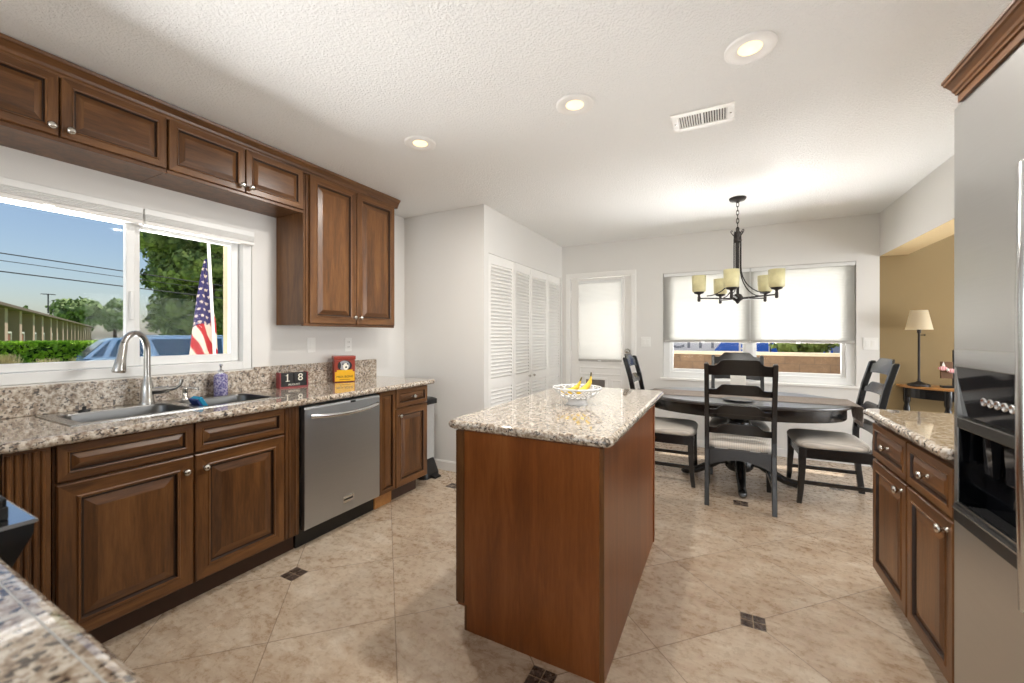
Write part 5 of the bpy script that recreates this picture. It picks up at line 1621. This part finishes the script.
# flag hanging beside a slanting pole
pb, pt = Vector((-3.535, 1.800, GZ + 0.02)), Vector((-3.49, 1.662, 2.12))
t = thing('flag_pole', 'white slanting flag pole outside the sink window', 'flag pole', tuple(pb))
m = MB(); m.tube([pb, pt], 0.0105, 10); m.build('pole_shaft', M['pole'], t)
m = MB(); m.ball(tuple(pt + Vector((0, 0, 0.012))), 0.016, 10); m.build('finial', M['pole'], t)
fl = thing('flag', 'american flag hanging in folds from the slanting pole', 'flag', (-3.53, 1.66, 1.9))
NU, NV = 60, 170
m = MB()
VT, VL = 1.90, 0.86       # top of the cloth and its drop
def pole_at(z):
    f = (z - pb.z) / (pt.z - pb.z)
    return pb.lerp(pt, f)
def flag_pt(a, b_):
    """a: across, 0 at the far side of the pole, 1 at the free edge; b_: down the drop"""
    z = VT - VL * b_
    p = pole_at(z)
    left = 0.012 + 0.155 * min(1, b_ * 1.05) ** 0.8
    right = 0.035 * max(0.0, min(1, (b_ - 0.25) / 0.3))
    h = -right + (left + right) * a
    fold = 0.018 * math.sin(a * 11 + b_ * 2.2) * (0.3 + 0.7 * b_)
    return (p.x - 0.034 + fold * 0.75, p.y - h, z - 0.02 * math.sin(a * 7) * b_), h
grid = [[flag_pt(i / NU, j / NV) for i in range(NU + 1)] for j in range(NV + 1)]
m.v = [g_[0] for row in grid for g_ in row]
def flag_mat(h, v_):
    """colours of the hanging cloth: canton with stars above, stripes slanting below"""
    if v_ < 0.50 + 0.25 * (h - 0.03) and h > -0.004:
        r_, c_ = v_ / 0.052, h / 0.036
        off = 0.5 if int(r_) % 2 else 0.0
        fx_, fr_ = (c_ + off) % 1 - 0.5, r_ % 1 - 0.5
        ang = math.atan2(fr_, fx_)
        rad = math.hypot(fx_ * 0.036, fr_ * 0.052)
        return 1 if rad < 0.0095 * (1 + 0.35 * math.cos(5 * (ang + PI / 2))) else 2
    q = (h + 0.42 * v_) / 0.052
    return 0 if int(math.floor(q)) % 2 else 1
for j in range(NV):
    for i in range(NU):
        h = (grid[j][i][1] + grid[j + 1][i + 1][1]) / 2
        q = j * (NU + 1) + i
        m.f.append((q, q + 1, q + NU + 2, q + NU + 1)); m.mi.append(flag_mat(h, VL * (j + 0.5) / NV)); m.sm.append(True)
m.build('flag_cloth', [M['flag_red'], M['flag_white'], M['flag_blue']], fl)

# ------------------------------------------------------------------ outside, dining side
t = thing('garden_wall', 'brown block garden wall outside the dining window', 'wall', (0.5, 8.1, GZ))
m = MB(); m.box(-5, 7, 8.0, 8.2, GZ, 0.98); m.build('block_courses', M['brick_out'], t)
m = MB(); m.box(-5.02, 7.02, 7.97, 8.23, 0.98, 1.03); m.build('cap', M['cap_out'], t)
t = thing('box_truck', 'white box truck with grey letters and blue graphics behind the wall', 'truck', (-0.4, 12, GZ))
m = MB(); m.box(-4.5, 0.95, 11.0, 13.2, 0.35, 3.2); m.build('cargo_box', M['truck_white'], t, 0.02)
m = MB(); m.box(-4.4, 2.3, 11.2, 13.0, 0.0, 0.35); m.build('chassis', M['black'], t)
text_mesh('CITI', 0.62, M['truck_grey'], 'lettering', t, (-0.72, 10.995, 1.19), (1, 0, 0), (0, 0, 1), 0.003)
m = MB(); m.prism([(-0.20, 0.95), (0.92, 0.95), (0.92, 1.75), (0.42, 1.75)], 'Y', 10.990, 10.998); m.build('blue_graphic', M['truck_blue'], t)
text_mesh('R', 0.42, M['truck_white'], 'lettering', t, (0.42, 10.987, 0.99), (1, 0, 0), (0, 0, 1), 0.003)
m = MB(); m.prism([(0.99, 0.4), (2.10, 0.4), (2.14, 0.9), (1.98, 1.7), (1.7, 2.1), (0.99, 2.1)], 'Y', 11.1, 13.1); m.build('truck_cab', M['truck_blue'], t, 0.04, 3)
m = MB(); m.tube([(2.02, 11.09, 0.7), (2.06, 11.09, 1.0), (2.0, 11.09, 1.5), (1.8, 11.09, 1.9)], 0.03, 6); m.build('cab_trim', M['truck_white'], t)
for xx in (-3.6, -2.6, 1.4):
    m = MB(); m.lathe((xx, 11.3, GZ + 0.45), [(0.15, -0.14), (0.42, -0.14), (0.45, -0.1), (0.45, 0.1), (0.42, 0.14), (0.15, 0.14)], 20, 0, 'Y'); m.build('wheel', M['tyre'], t)
t = thing('shrub', 'green shrub behind the garden wall', 'shrub', (1.5, 9.4, GZ))
m = MB(); m.cyl((1.45, 9.3, GZ), (1.45, 9.3, 0.9), 0.05, 0.03, 8); m.build('stem', M['bark'], t)
leaf_cloud('foliage', M['leaf'], t, [((1.10 + 0.13 * i, 9.3 + 0.1 * (i % 2), 1.15 + 0.12 * (i % 3)), 0.27, (1, 1, 0.9)) for i in range(6)] + [((1.10 + 0.15 * i, 9.3, 0.7), 0.3, (1, 1, 0.9)) for i in range(5)], 1500, 0.09)
t = thing('house', 'grey blue sided house behind the garden wall', 'house', (4.2, 15, GZ))
m = MB(); m.box(1.9, 9, 13.6, 20, GZ, 3.2)
for i in range(12): m.box(2.0 + i * 0.55, 2.06 + i * 0.55, 13.57, 13.6, GZ, 3.2)
m.build('house_wall', M['siding'], t)
m = MB(); m.prism([(13.2, 3.2), (16.8, 4.6), (20.4, 3.2)], 'X', 1.7, 9.3); m.build('house_roof', M['roof'], t)
